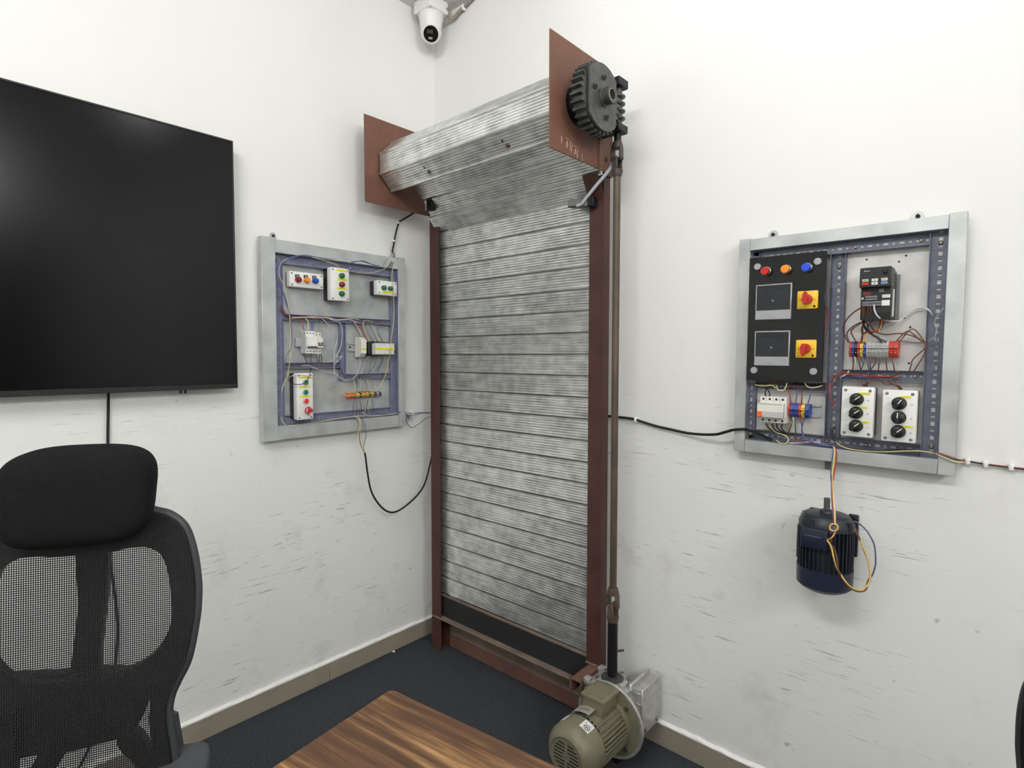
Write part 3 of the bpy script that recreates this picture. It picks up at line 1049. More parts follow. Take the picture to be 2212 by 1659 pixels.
# variable-frequency drive
va, vbp = (1.7615, 1.5694), (1.8304, 1.4397)
vx0, vx1 = va[0], (1.8287, 1.5371)[0]
vy1, vy0 = va[1], (1.7969, 1.4398)[1]
vc = ((vx0 + vx1) / 2, (vy0 + vy1) / 2)
vfd = on_right('motor_drive', 'black motor speed drive with coloured keypad on the right panel', 'motor drive', vc)
X = lambda q: (q[0] - vc[0], q[1] - vc[1])
w, h = (vx1 - vx0) / 2, (vy1 - vy0) / 2
ky = X((1.7957, 1.5196))[1]
MB().b2((-w + 0.001, -h, 0.02), (w - 0.001, h - 0.004, 0.088), 0.0015).build('housing', M['black'], vfd)
kp = MB().b2((-w, ky, 0.05), (w, h, 0.105), 0.002).build('keypad_panel', M['black'], vfd)
MB().b2((-w - 0.003, -h + 0.002, 0.0165), (w + 0.007, h - 0.012, 0.021), 0.001).build('heat_sink_plate', M['midgrey'], vfd)
for i in range(5):
    MB().b2((w - 0.0014, ky + (h - ky) * (0.2 + 0.13 * i), 0.03), (w + 0.0004, ky + (h - ky) * (0.26 + 0.13 * i), 0.085)).build('vent_slot', M['iron'], vfd)
kx = lambda c: -w + 2 * w * c
kw, kh = 0.0135, 0.0068
for r, (cols) in enumerate(((('green_label', 'RUN'), ('offwhite', '\u25b2'), ('offwhite', 'MODE')), (('redbutton', 'STOP'), ('offwhite', '\u25bc'), ('conduit', 'ENTER')))):
    for c, (m, tx) in enumerate(cols):
        x = kx((0.19, 0.49, 0.79)[c])
        y = ky + 0.0125 + (0.0085 if r == 0 else 0) - 0.003
        mm = M[m]
        if tx == 'ENTER':
            mm = mat('pale_blue_key', (120, 160, 196), 0.45)
        if tx == 'RUN':
            mm = mat('pale_green_key', (176, 200, 160), 0.45)
        b = MB().box((x, y, 0.1055), (kw, kh, 0.003), 0.0006).build('key', mm, vfd)
        if len(tx) > 1:
            text_mesh('lettering', tx, 0.0036, M['black'], b, (x, y, 0.1071))
        else:
            s = 1 if r == 0 else -1
            MB().prism([(x - 0.002, y - 0.001 * s, 0.107), (x + 0.002, y - 0.001 * s, 0.107), (x, y + 0.0018 * s, 0.107)], (0, 0, 0.0003)).build('arrow_mark', M['black'], b)
MB().lathe((kx(0.8), h - 0.012, 0.105), (0, 0, 1), [(0.0058, 0), (0.0052, 0.006), (0.004, 0.0068)], 20).build('speed_knob', M['rubber'], vfd)
mk = MB()
mk.prism([(kx(0.13), h - 0.0098, 0.105), (kx(0.19), h - 0.0098, 0.105), (kx(0.2), h - 0.0062, 0.105), (kx(0.17), h - 0.0062, 0.105)], (0, 0, 0.0003))
mk.box((kx(0.27), h - 0.0088, 0.1051), (0.0075, 0.0014, 0.0003))
mk.build('maker_mark', M['greyplastic'], kp)
def vbox(nm, p, q, m, z0=0.087, z1=0.09):
    a, b = X(p), X(q)
    return MB().b2((a[0], b[1], z0), (b[0], a[1], z1), 0.0004).build(nm, m, vfd)
vbox('warning_mark', (1.7677, 1.5109), (1.7849, 1.5014), mat('dim_red_print', (120, 34, 34), 0.5), z1=0.0886)
vbox('socket', (1.8014, 1.5176), (1.8122, 1.5086), M['midgrey'])
vbox('label', (1.8085, 1.5020), (1.8260, 1.4937), M['wlabel'], z1=0.0886)
vbox('label', (1.8081, 1.4881), (1.8253, 1.4741), M['white'], z1=0.0886)
vbox('jumper', (1.7645, 1.4969), (1.7692, 1.4916), M['offwhite'])
for p, q, n in (((1.7734, 1.4996), (1.7994, 1.4886), 7), ((1.7671, 1.4858), (1.8078, 1.4745), 11)):
    a, b = X(p), X(q)
    st = MB().b2((a[0], b[1], 0.085), (b[0], a[1], 0.095), 0.0004).build('terminal_strip', M['midgrey'], vfd)
    for i in range(n):
        xx = a[0] + (b[0] - a[0]) * (i + 0.5) / n
        MB().box((xx, (a[1] + b[1]) / 2, 0.0952), ((b[0] - a[0]) / n * 0.55, 0.0045, 0.001)).build('terminal_slot', M['black'], st)
a, b = X((1.7912, 1.4744)), X((1.8286, 1.4472))
MB().b2((-w + 0.003, -h - 0.0003, 0.03), (w - 0.004, -h + 0.018, 0.0885)).build('terminal_cavity', M['blackgloss'], vfd)
MB().b2((w - 0.0012, -h + 0.008, 0.05), (w + 0.0006, ky - 0.003, 0.066)).build('side_label', M['wlabel'], vfd)

# terminal blocks and breaker
ta, tb2 = (1.7336, 1.3661), (1.8420, 1.3661)
terminal_block('R', 'long grey terminal block with red ends below the motor drive', ta, tb2, 0,
               [('terminal_red', 1), ('terminal_blue', 1), ('black', 0.9), ('terminal_red', 1), ('terminal_yellow', 1.1), ('terminal_blue', 1)] + [('greyplastic', 0.95)] * 8 + [('terminal_red', 1.5), ('terminal_red', 1.5)],
               0.041, 0.018, 0.058, None)
ta, tb2 = (1.5842, 1.1930), (1.6421, 1.1946)
rr = (1.6635, 1.1937)
terminal_block('R', 'short red, blue and yellow terminal block beside the residual-current breaker', ta, tb2, 0,
               [('terminal_red', 1.1), ('terminal_blue', 1.2), ('terminal_blue', 1.2), ('terminal_red', 0.9), ('terminal_yellow', 1), ('terminal_blue', 1.3)],
               0.038, 0.018, 0.056, (-0.12, rr[0] - (ta[0] + tb2[0]) / 2))
ca, cbq = (1.5149, 1.2309), (1.5869, 1.1564)
cc = ((ca[0] + cbq[0]) / 2, (ca[1] + cbq[1]) / 2)
rc = on_right('residual_current_breaker', 'white four-pole residual-current breaker with orange test button', 'circuit breaker', cc)
X = lambda q: (q[0] - cc[0], q[1] - cc[1])
w, h = (cbq[0] - ca[0]) / 2, (ca[1] - cbq[1]) / 2
MB().b2((-w, -h, 0.02), (w, h, 0.066), 0.001).build('housing', M['offwhite'], rc)
MB().b2((-w - 0.002, -h * 0.62, 0.05), (w - 0.003, h * 0.52, 0.084), 0.0015).build('front_block', M['offwhite'], rc)
MB().b2((-w - 0.001, h * 0.44, 0.0835), (w - 0.006, h * 0.5, 0.0848)).build('rib', M['greyplastic'], rc)
a, b = X((1.5148, 1.1875)), X((1.5855, 1.1721))
MB().b2((a[0], b[1], 0.078), (b[0] - 0.001, a[1] + 0.002, 0.0865), 0.001).build('toggle_bar', M['greyplastic'], rc)
MB().b2((a[0] + 0.001, b[1] + 0.001, 0.084), (a[0] + 0.0135, a[1] + 0.001, 0.0915), 0.001).build('test_button', M['orangeplastic'], rc, 'orange test button')
for i in range(4):
    for yy in (h - 0.0075, -h + 0.0065):
        MB().lathe((-w + 2 * w * (i + 0.55) / 4.1, yy, 0.0655), (0, 0, 1), [(0.0034, 0), (0.003, 0.0012)], 12).build('terminal_screw', M['black'], rc)
for i in range(1, 4):
    MB().b2((-w + 2 * w * i / 4 - 0.0003, h * 0.54, 0.0655), (-w + 2 * w * i / 4 + 0.0003, h * 0.97, 0.0664)).build('pole_joint', M['midgrey'], rc)


def selector_box(label, tl, br, knobs, labels):
    uv = ((tl[0] + br[0]) / 2, (tl[1] + br[1]) / 2)
    t = on_right('selector_switch_box', label, 'selector switch box', uv, 0, 'selector switch boxes on the right panel')
    w, h = abs(br[0] - tl[0]) / 2, abs(tl[1] - br[1]) / 2
    MB().b2((-w + 0.002, -h + 0.002, 0.017), (w - 0.002, h - 0.002, 0.05), 0.002).build('base', M['iron_dark'], t)
    MB().b2((-w, -h, 0.046), (w, h, 0.07), 0.0035, 2).build('cover', M['white'], t)
    ix, iy = w - 0.0095, h - 0.009
    screw_heads(t, [(-ix, -iy), (ix, -iy), (-ix, iy), (ix, iy)], 0.07, 0.004, M['midgrey'])
    for q, ang in knobs:
        x, y = q[0] - uv[0], q[1] - uv[1]
        k = MB()
        k.lathe((x, y, 0.07), (0, 0, 1), [(0.0162, 0), (0.0162, 0.003), (0.0148, 0.006)], 28)
        k.lathe((x, y, 0.076), (0, 0, 1), [(0.0138, 0), (0.0132, 0.009), (0.011, 0.0105)], 28)
        mm = Matrix.Translation((x, y, 0.086)) @ Matrix.Rotation(R(ang), 4, 'Z')
        k.box((0.001, 0, 0.002), (0.031, 0.0095, 0.010), 0.0015, mtx=mm)
        k = k.build('selector_knob', M['black'], t)
        MB().box((0.0068, 0, 0.0072), (0.0135, 0.0022, 0.0008), mtx=mm).build('pointer_mark', M['white'], k)
    for q, ww in labels:
        label_strip(t, (q[0] - uv[0], q[1] - uv[1]), 0.0705, ww, 0.0052)
    e = MB()
    for q, ang in knobs:
        x, y = q[0] - uv[0], q[1] - uv[1]
        e.box((x + 0.026, y - 0.002, 0.0701), (0.004, 0.004, 0.0004))
        e.box((x - 0.022, y + 0.012, 0.0701), (0.012, 0.0006, 0.0004))
    e.build('position_mark', M['greyplastic'], t)
    return t


selector_box('white box with three black selector knobs nearest the panel\'s centre channel', (1.7237, 1.2682), (1.7978, 1.1378),
             (((1.7593, 1.2362), 40), ((1.7588, 1.2010), 38), ((1.7599, 1.1667), 42)),
             (((1.7755, 1.2518), 0.028), ((1.7685, 1.2153), 0.03), ((1.7789, 1.1779), 0.02)))
selector_box('white box with three black selector knobs at panel\'s lower right corner', (1.8154, 1.2642), (1.8880, 1.1333),
             (((1.8514, 1.2310), 55), ((1.8515, 1.1961), 88), ((1.8519, 1.1609), 42)),
             (((1.8649, 1.2478), 0.022), ((1.8718, 1.1746), 0.02)))

# ---------------------------------------------------------------- wall motor on the right
mc = (1.7055, 0.8418)
mo = on_right('wall_motor', 'navy blue electric motor mounted shaft-up on the wall below the right panel', 'motor', mc)
MR = 0.0665
bot = -0.115
top = 0.098
# axis is local y at z = .1
AX = Vector((0, 1, 0))
e = MB()
e.lathe((0, bot + 0.06, 0.1), AX, [(0.058, 0), (0.058, 0.118)], 40)
e.build('body', M['navy'], mo)
e = MB()
for i in range(36):
    a = 2 * math.pi * i / 36
    c, s = math.cos(a), math.sin(a)
    mm = Matrix(((c, 0, s, 0), (0, 1, 0, 0), (-s, 0, c, 0.1), (0, 0, 0, 1)))
    e.box((0, bot + 0.115, 0.0605), (0.0026, 0.106, 0.011), mtx=mm)
e.build('cooling_fins', M['navy'], mo, kind='stuff')
e = MB()
e.lathe((0, bot, 0.1), AX, [(0.02, 0.0), (0.045, 0.001), (0.058, 0.008), (MR, 0.016), (MR + 0.001, 0.062), (MR - 0.002, 0.063)], 44)
e.build('fan_cowl', M['navycowl'], mo)
e = MB()
e.lathe((0, bot + 0.168, 0.1), AX, [(MR - 0.001, 0), (MR - 0.001, 0.014), (0.0555, 0.032), (0.053, 0.0345), (0.05, 0.0355), (0.018, 0.039), (0.016, 0.045), (0.009, 0.0465)], 44)
e = e.build('end_shield', M['navy'], mo)
for a in (20, 110, 200, 290):
    x, z = 0.063 * math.cos(R(a)), 0.1 + 0.063 * math.sin(R(a))
    b = MB()
    b.lathe((x, bot + 0.17, z), AX, [(0.009, 0), (0.009, 0.018), (0.0055, 0.019), (0.0055, 0.025)], 8)
    b.build('bolt_boss', M['navy'], e)
b = MB()
b.lathe((0, bot + 0.21, 0.1), AX, [(0.0075, 0), (0.0075, 0.034), (0.0068, 0.0355)], 20)
b.build('shaft', M['iron'], mo)
# terminal box on the viewer's left front
tA, tB = (1.6622, 0.9030), (1.7247, 0.8498)
x0, x1, y1, y0 = tA[0] - mc[0], tB[0] - mc[0], tA[1] - mc[1], tB[1] - mc[1]
MB().b2((x0 + 0.004, y0 + 0.003, 0.12), (x1 - 0.004, y1 - 0.003, 0.165), 0.003).build('terminal_box', M['navy'], mo)
MB().b2((x0, y0, 0.162), (x1, y1, 0.172), 0.003, 2).build('terminal_box_lid', M['navycowl'], mo)
MB().b2((x0 + 0.008, (y0 + y1) / 2 + 0.006, 0.172), (x1 - 0.014, (y0 + y1) / 2 + 0.0072, 0.1724)).build('scratch_mark', M['midgrey'], mo)
gl = MB()
gl.lathe((x1 - 0.004, (y0 + y1) / 2 - 0.002, 0.145), (1, 0, 0), [(0.009, 0), (0.009, 0.01), (0.006, 0.014)], 12)
gl.build('cable_gland', M['rust'], mo)
MB().b2((-MR - 0.0005, bot + 0.075, 0.092), (-MR + 0.002, bot + 0.165, 0.118), 0.001).build('nameplate', M['plate'], mo)
# mounting feet against the wall
for xx in (-0.052, 0.046):
    e = MB()
    e.b2((xx - 0.012, bot + 0.075, 0.0), (xx + 0.012, bot + 0.19, 0.012), 0.002)
    e.prism([(xx - 0.008, bot + 0.09, 0.01), (xx + 0.008, bot + 0.09, 0.01), (xx * 0.6, bot + 0.09, 0.06), (xx * 0.6 - 0.012, bot + 0.09, 0.06)], (0, 0.085, 0))
    e = e.build('mounting_foot', M['navy'], mo)
    for yy in (bot + 0.085, bot + 0.18):
        b = MB()
        b.lathe((xx + 0.006, yy, 0.011), (0, 0, 1), [(0.007, 0), (0.007, 0.006), (0.0045, 0.007), (0.0045, 0.012)], 6)
        b.build('bolt', M['iron_dark'], e)

# ---------------------------------------------------------------- rolling shutter
sh = thing('rolling_shutter', 'galvanised rolling shutter in red-brown steel frame standing in the room corner', 'rolling shutter', (0, 0, 0), Matrix.Rotation(-0.008, 3, 'Y'))
# guide posts: C channels
for side, (x0, x1) in (('l', (0.111, 0.172)), ('r', (0.960, 1.018))):
    e = MB()
    out, inn = (x0, x1) if side == 'l' else (x1, x0)
    sg = 1 if side == 'l' else -1
    zt = 1.945
    z0 = 0.0
    yb = -0.058 if side == 'l' else -0.074
    ext = [(out, -0.112), (inn, -0.112), (inn, -0.1085), (out + sg * 0.0035, -0.1085), (out + sg * 0.0035, yb - 0.0035), (inn, yb - 0.0035), (inn, yb), (out, yb)]
    e.prism([(a, b, z0) for a, b in ext], (0, 0, zt))
    if side == 'r':
        e.prism([(x0 - 0.002, -0.112, 1.862), (x0 - 0.002, -0.1085, 1.862), (x0 - 0.002, -0.152, 1.943), (x0 - 0.002, -0.1555, 1.943)], (x1 - x0 + 0.002, 0, 0))
        e.b2((1.012, -0.112, 1.94), (1.026, -0.074, 2.08))
    p = e.build('guide_post', M['oxide_dark'], sh)
    b = MB()
    b.lathe((x0 + 0.024 if side == 'l' else x1 - 0.02, -0.1118, 0.035), (0, -1, 0), [(0.005, 0), (0.004, 0.0012)], 10)
    b.build('bolt_hole', M['black'], p)
# curtain slats
PITCH_S = 0.0773


def slat_profile():
    pts = [(0.0, 0.0015), (-0.0035, 0.0028)]
    z = 0.0048
    for i in range(7):
        pts += [(-0.0062, z), (-0.0069, z + 0.0034), (-0.0062, z + 0.0069), (-0.0034, z + 0.0083)]
        z += 0.0097
    pts += [(-0.0062, z), (-0.0062, 0.0742), (-0.003, 0.0757), (0.0, 0.0762)]
    return pts


def slat_mesh(x0, x1, hook=False):
    e = MB()
    pr_ = slat_profile()
    e.rings([[(x, y, z) for y, z in pr_] for x in (x0, x1)])
    if hook:
        e.cyl((x0 - 0.002, -0.0045, -0.001), (x1 + 0.001, -0.0045, -0.001), 0.005, n=10)
    bmesh.ops.recalc_face_normals(e.bm, faces=e.bm.faces)
    me = bpy.data.meshes.new('slat')
    e.bm.to_mesh(me)
    e.bm.free()
    me.materials.append(M['slat'])
    me.polygons.foreach_set('use_smooth', [True] * len(me.polygons))
    me.set_sharp_from_angle(angle=R(32))
    return me


sm = slat_mesh(0.117, 1.0135)
rng = random.Random(11)
for k in range(21):
    o = link('slat', sm, sh)
    o.location = (rng.uniform(-0.001, 0.001), -0.084 + rng.uniform(-0.0006, 0.0006), 0.258 + k * PITCH_S)
    o.rotation_euler = (rng.uniform(-0.02, 0.02), 0, 0)
wide = slat_mesh(0.16, 1.022)
zs = 0.258 + 21 * PITCH_S
run = [(-0.088, zs), (-0.138, 1.9395), (-0.184, 2.0015), (-0.238, 2.056)]
first = slat_mesh(0.14, 0.99)
for (ya, za), (yb, zb) in zip(run, run[1:]):
    o = link('slat', first if (ya, za) == run[0] else wide, sh)
    o.location = (0, ya, za)
    o.rotation_euler = (math.atan2(-(yb - ya), zb - za) * -1 * -1, 0, 0)
# coil on the barrel: eight slats round an octagon
CY, CZ, RO = -0.285, 2.109, 0.1
hooked = slat_mesh(0.128, 1.021, True)
for k in range(5):
    a0, a1 = R(22.5 + 45 * k), R(67.5 + 45 * k)
    pa = Vector((0, CY + RO * math.cos(a0), CZ + RO * math.sin(a0)))
    pb = Vector((0, CY + RO * math.cos(a1), CZ + RO * math.sin(a1)))
    tz = (pa - pb).normalized()          # slat's own up runs against the winding
    outn = Vector((0, math.cos((a0 + a1) / 2), math.sin((a0 + a1) / 2)))
    ty = -outn
    tx = ty.cross(tz)
    if tx.x < 0:
        tz = -tz
        tx = ty.cross(tz)
        start = pa
    else:
        start = pb
    o = link('slat', hooked, sh)
    o.matrix_local = Matrix(((tx.x, ty.x, tz.x, start.x), (tx.y, ty.y, tz.y, start.y), (tx.z, ty.z, tz.z, start.z), (0, 0, 0, 1)))
for ang_ in (112.5, 157.5, 202.5, 247.5):
    yy_, zz_ = CY + (RO + 0.001) * math.cos(R(ang_)), CZ + (RO + 0.001) * math.sin(R(ang_))
    MB().cyl((0.126, yy_, zz_), (1.0225, yy_, zz_), 0.0068, n=12).build('rolled_edge', M['slat'], sh)
br_ = MB()
br_.cyl((0.118, CY, CZ), (1.03, CY, CZ), 0.062, n=24)
br_.build('barrel', M['iron_dark'], sh)
for q in ((0.3742, -0.3500, 2.0351), (0.7766, -0.3500, 2.0345)):
    x = q[0] + 0.0165
    y, z = CY - 0.0924 * math.cos(R(45)), CZ - 0.0924 * math.sin(R(45))
    n = Vector((0, -math.cos(R(45)), -math.sin(R(45))))
    t = Vector((0, -math.sin(R(45)), math.cos(R(45)))) 
    b = MB()
    b.lathe(Vector((x, y, z)) - t * 0.012 + n * 0.006, n, [(0.008, 0), (0.008, 0.003), (0.005, 0.006)], 14)
    b.build('bolt', M['shaft'], sh)
    b = MB()
    b.lathe(Vector((x - 0.012, y, z)) + t * 0.008 + n * 0.0062, n, [(0.0045, 0), (0.004, 0.001)], 12)
    b.build('bolt_hole', M['black'], sh)
# side plates
MB().b2((0.111, -0.446, 1.95), (0.116, -0.112, 2.292), 0.0008).build('side_plate', M['oxide'], sh)
sp = MB().b2((1.0255, -0.4235, 1.948), (1.0300, -0.105, 2.289), 0.0008).build('side_plate', M['oxide'], sh)
e = MB()
e.b2((1.0295, -0.165, 1.945), (1.034, -0.103, 2.12), 0.0008)
e = e.build('plate_stiffener', M['oxide'], sp)
MB().lathe((1.033, -0.125, 1.985), (1, 0, 0), [(0.007, 0), (0.007, 0.004), (0.0045, 0.005)], 6).build('bolt', M['oxide_dark'], sp)
# chalk figures scrawled on the right plate
ch = MB()
def chalk(y, z, seg):
    for a, b in zip(seg, seg[1:]):
        ch.tube([(1.0303, y + a[0] * 0.011, z + a[1] * 0.02), (1.0303, y + b[0] * 0.011, z + b[1] * 0.02)], 0.00085, 5)
chalk(-0.375, 1.975, [(0, 0.9), (1.1, 0.9), (0.4, 0.5), (1.1, 0.5), (0.6, 0)])
chalk(-0.345, 1.968, [(0, 1.4), (1.5, 1.4)])
chalk(-0.345, 1.968, [(0.2, 0.2), (0.6, 1.1), (1.0, 0.5), (0.4, 0.1), (0.9, 0)])
chalk(-0.327, 1.964, [(0.3, 0), (0.5, 1.5)])
chalk(-0.316, 1.96, [(0.1, 0), (0.3, 1.5)])
chalk(-0.305, 1.956, [(0, 1.4), (1.5, 1.4)])
chalk(-0.303, 1.956, [(0.1, 0.1), (0.7, 1.1), (1.0, 0.4), (0.3, 0.2)])
chalk(-0.288, 1.95, [(0.2, 0), (0.4, 1.5)])
chalk(-0.262, 1.945, [(0, 1.3), (0.4, 1.1), (0.1, 0.8), (0.5, 0.5), (0.2, 0.2)])
ch.build('chalk_writing', M['chalk'], sp)
# worm wheel
wh = MB()
prof = []
NT = 30
for i in range(NT):
    for f, r in ((0.0, 0.092), (0.22, 0.0925), (0.38, 0.105), (0.66, 0.105), (0.82, 0.0925)):
        a = 2 * math.pi * (i + f) / NT
        prof.append((1.076, CY + r * math.cos(a), CZ + r * math.sin(a)))
wh.prism(prof, (0.039, 0, 0))
wh = wh.build('worm_wheel', M['iron'], sh)
e = MB()
e.lathe((1.03, CY, CZ), (1, 0, 0), [(0.045, 0), (0.045, 0.047)], 24)
e.build('wheel_boss', M['iron_dark'], wh)
pl2 = []
for i in range(64):
    a = 2 * math.pi * i / 64
    pl2.append((1.119, CY + max(-0.074, min(0.07, 0.097 * math.cos(a))), CZ + 0.097 * math.sin(a)))
MB().prism(pl2, (0.007, 0, 0)).build('cover_plate', M['iron'], wh)
MB().lathe((1.113, CY, CZ), (1, 0, 0), [(0.07, 0), (0.07, 0.007)], 24).build('spacer', M['black'], wh)
hb = MB()
hb.lathe((1.125, CY, CZ), (1, 0, 0), [(0.028, 0), (0.028, 0.006), (0.0255, 0.007), (0.0255, 0.032), (0.0195, 0.032), (0.0195, 0.002), (0.001, 0.002)], 32, False)
hb.build('hub', M['iron'], wh)
MB().lathe((1.135, CY, CZ), (1, 0, 0), [(0.0185, 0), (0.0185, 0.0215), (0.0155, 0.0215), (0.0155, 0.002), (0.001, 0.002)], 28, False).build('inner_pipe', M['steel'], wh)
for dy, dz in ((0.0, 0.058), (-0.05, 0.016), (0.012, -0.056), (0.052, 0.006)):
    b = MB()
    b.lathe((1.1255, CY + dy, CZ + dz), (1, 0, 0), [(0.0085, 0), (0.0085, 0.006), (0.0052, 0.0065), (0.0052, 0.012)], 6)
    b.build('bolt', M['iron'], wh)
# worm with its two bearing blocks
WX, WY = 1.098, -0.158
wm = MB()
pf = [(0.011, 2.055)]
z = 2.082
while z < 2.17:
    pf += [(0.0125, z), (0.0225, z + 0.007), (0.0225, z + 0.011), (0.0125, z + 0.0175)]
    z += 0.0228
pf += [(0.011, 2.21)]
wm.lathe((WX, WY, 0), (0, 0, 1), pf, 24)
wm = wm.build('worm', M['iron'], sh)
for za, zb_ in ((2.185, 2.212), (2.045, 2.07)):
    b = MB()
    b.b2((WX - 0.026, WY - 0.03, za), (WX + 0.022, WY + 0.026, zb_), 0.003)
    b.b2((1.030, WY - 0.018, za + 0.004), (WX - 0.02, WY + 0.018, zb_ - 0.004), 0.002)
    b.build('bearing_block', M['iron_dark'], wm)
# drive shaft with universal joints
SX, SY = 1.0925, -0.152
lj = (1.0918, -0.1520, 0.5090)
zl = lj[2] - 0.009


def ujoint(zc, s=1.0, m='shaft'):
    b = MB()
    for sg, ax in ((1, 0), (-1, 1)):
        base = zc + sg * 0.036 * s
        b.lathe((SX, SY, base), (0, 0, sg), [(0.019 * s, 0), (0.019 * s, 0.008 * s), (0.0145 * s, 0.022 * s)], 18)
        for k in (-1, 1):
            off = [0, 0]
            off[ax] = k * 0.0155 * s
            size = [0.02 * s, 0.02 * s]
            size[ax] = 0.0075 * s
            b.box((SX + off[0], SY + off[1], zc + sg * 0.016 * s), (size[0], size[1], 0.044 * s), 0.002)
        pin = [0, 0, 0]
        pin[ax] = 0.0215 * s
        p = Vector((SX, SY, zc))
        b.cyl(p - Vector(pin), p + Vector(pin), 0.0065 * s, n=12)
    return b.build('universal_joint', M[m], sh)


ds = MB()
ds.cyl((SX, SY, zl + 0.045), (SX, SY, 1.93), 0.0117, n=20)
ds.build('drive_shaft', M['shaft'], sh)
st = MB()
st.cyl((SX, SY, 2.01), (WX, WY, 2.06), 0.0115, n=16)
st.build('stub_shaft', M['iron_dark'], sh)
ujoint(1.968, 0.95, 'joint')
ujoint(zl, 1.05)
lsft = MB()
lsft.cyl((SX, SY, 0.262), (SX, SY, zl - 0.04), 0.017, n=20)
lsft = lsft.build('coupling_shaft', M['iron_dark'], sh)
pq = (1.1197, -0.1520, 0.3505)
MB().cyl((SX, SY, pq[2] - 0.009), (SX + 0.036, SY + 0.012, pq[2] + 0.003), 0.004, n=10).build('locking_pin', M['shaft'], lsft)
# bottom bar of the curtain, and the sill on the floor
bb = MB()
bb.b2((0.118, -0.094, 0.152), (1.0, -0.088, 0.257), 0.001)
bb = bb.build('bottom_bar', M['rubber'], sh)
MB().b2((0.118, -0.121, 0.150), (1.0, -0.090, 0.1555), 0.001).build('bar_lip', M['dusty'], bb)
MB().b2((0.118, -0.0965, 0.248), (1.0, -0.088, 0.2575), 0.001).build('bar_rail', M['dusty'], bb)
si = MB()
si.b2((0.165, -0.048, 0.054), (0.968, -0.043, 0.1085), 0.001)
si.b2((0.165, -0.048, 0.1045), (0.968, -0.008, 0.1085), 0.001)
si = si.build('sill', M['dusty'], sh)
MB().b2((0.165, -0.054, 0.0), (0.968, -0.044, 0.0545), 0.001).build('sill_rail', M['oxide_dust'], si)
# bracket at the foot of the right post that carries the geared motor
bk = MB()
bk.b2((0.974, -0.232, 0.236), (1.021, -0.112, 0.241), 0.001)
bk.b2((0.974, -0.232, 0.19), (0.979, -0.112, 0.241), 0.001)
bk.b2((1.016, -0.232, 0.19), (1.021, -0.112, 0.241), 0.001)
bk.build('motor_bracket', M['oxide_dust'], sh)
wl = MB()
for i in range(16):
    wl.ball((0.962 + i * 0.0038, -0.1135 - 0.001 * (i % 3), 0.2415 + 0.0012 * (i * 7 % 3)), (0.0042, 0.0038, 0.0034), 8, 6)
wl.build('weld_bead', M['dusty'], sh)
bk2 = MB()
bk2.b2((0.965, -0.13, 0.0), (1.02, -0.125, 0.11), 0.001)
bk2.b2((0.965, -0.13, 0.0), (1.02, -0.06, 0.006), 0.001)
bk2.build('foot_plate', M['oxide_dust'], sh)

# limit switches and their conduit
q0, q1 = (0.9038, -0.1180, 1.8492), (0.9584, -0.1250, 1.8583)
a = (0.8733, -0.1280, 1.8814)
ls = thing('limit_switch', 'grey limit switch on the shutter\'s right post under the roll', 'limit switch', (q1[0], -0.128, (a[2] + q1[2]) / 2))
w = q1[0] - a[0]
e = MB()
e.prism([(-w, -0.012, -0.010), (-w, -0.012, 0.008), (-w * 0.86, -0.012, 0.02), (-w * 0.72, -0.012, 0.014), (0, -0.012, 0.006), (0, -0.012, -0.017)], (0, 0.024, 0))
e.build('body', M['midgrey'], ls)
MB().b2((-0.004, -0.014, -0.022), (0.02, 0.016, 0.012), 0.003).build('mounting_clamp', M['iron_dark'], ls)
MB().cyl((-w * 0.95, -0.013, -0.009), (-w * 0.1, -0.013, -0.021), 0.003, n=8).build('actuator_arm', M['iron'], ls)
cpts = [(0.9150, -0.1420, 1.8575), (0.9343, -0.1450, 1.8599), (0.9566, -0.1450, 1.8792), (0.9917, -0.1430, 1.9113), (1.0217, -0.1400, 1.9378), (1.0377, -0.1350, 1.9581), (1.0431, -0.1300, 1.9760), (1.0426, -0.1250, 1.9878)]
wire('flexible_conduit', cpts, 0.0058, M['conduit'], 'grey flexible conduit curving up from the right limit switch', cat='conduit', n=10)
a = (0.1836, -0.1750, 1.9805)
ls2 = thing('limit_switch', 'black limit switch at top of the shutter\'s left post', 'limit switch', a)
MB().b2((-0.02, -0.012, -0.03), (0.016, 0.012, 0.034), 0.003).build('body', M['black'], ls2)
MB().b2((-0.024, -0.015, -0.026), (-0.019, -0.004, -0.004), 0.001).build('terminal_cover', M['greyplastic'], ls2)
MB().tube([(-0.034, -0.002, 0.075), (-0.014, -0.004, 0.028)], 0.0035, 6).build('lever', M['oxide'], ls2)

# ---------------------------------------------------------------- geared motor at the shutter's foot
MX, MZ = 1.119, 0.157
gm = thing('gear_motor', 'olive green geared motor on the carpet at the foot of the shutter', 'motor', (MX, -0.3, 0))
Y = Vector((0, -1, 0))
o3 = lambda y: (0, y + 0.3, MZ)
e = MB()
e.lathe(o3(-0.222), Y, [(0.072, 0), (0.074, 0.01), (0.074, 0.15), (0.07, 0.152)], 40)
e.build('body', M['olive'], gm)
e = MB()
for i in range(40):
    a = 2 * math.pi * i / 40
    if 58 < math.degrees(a) < 122:
        continue
    c, s = math.cos(a), math.sin(a)
    mm = Matrix(((c, 0, -s, 0), (0, 1, 0, 0), (s, 0, c, MZ), (0, 0, 0, 1)))
    e.box((0.077, -0.2975 + 0.3, 0), (0.013, 0.128, 0.0038), 0.0008, mtx=mm)
e.build('cooling_fins', M['olive'], gm, kind='stuff')
e = MB()
e.lathe(o3(-0.365), Y, [(0.079, 0), (0.0845, 0.002), (0.0845, 0.052), (0.081, 0.064), (0.066, 0.083), (0.0585, 0.087), (0.056, 0.0865), (0.055, 0.083), (0.001, 0.083)], 48)
cowl = e.build('fan_cowl', M['olive'], gm)
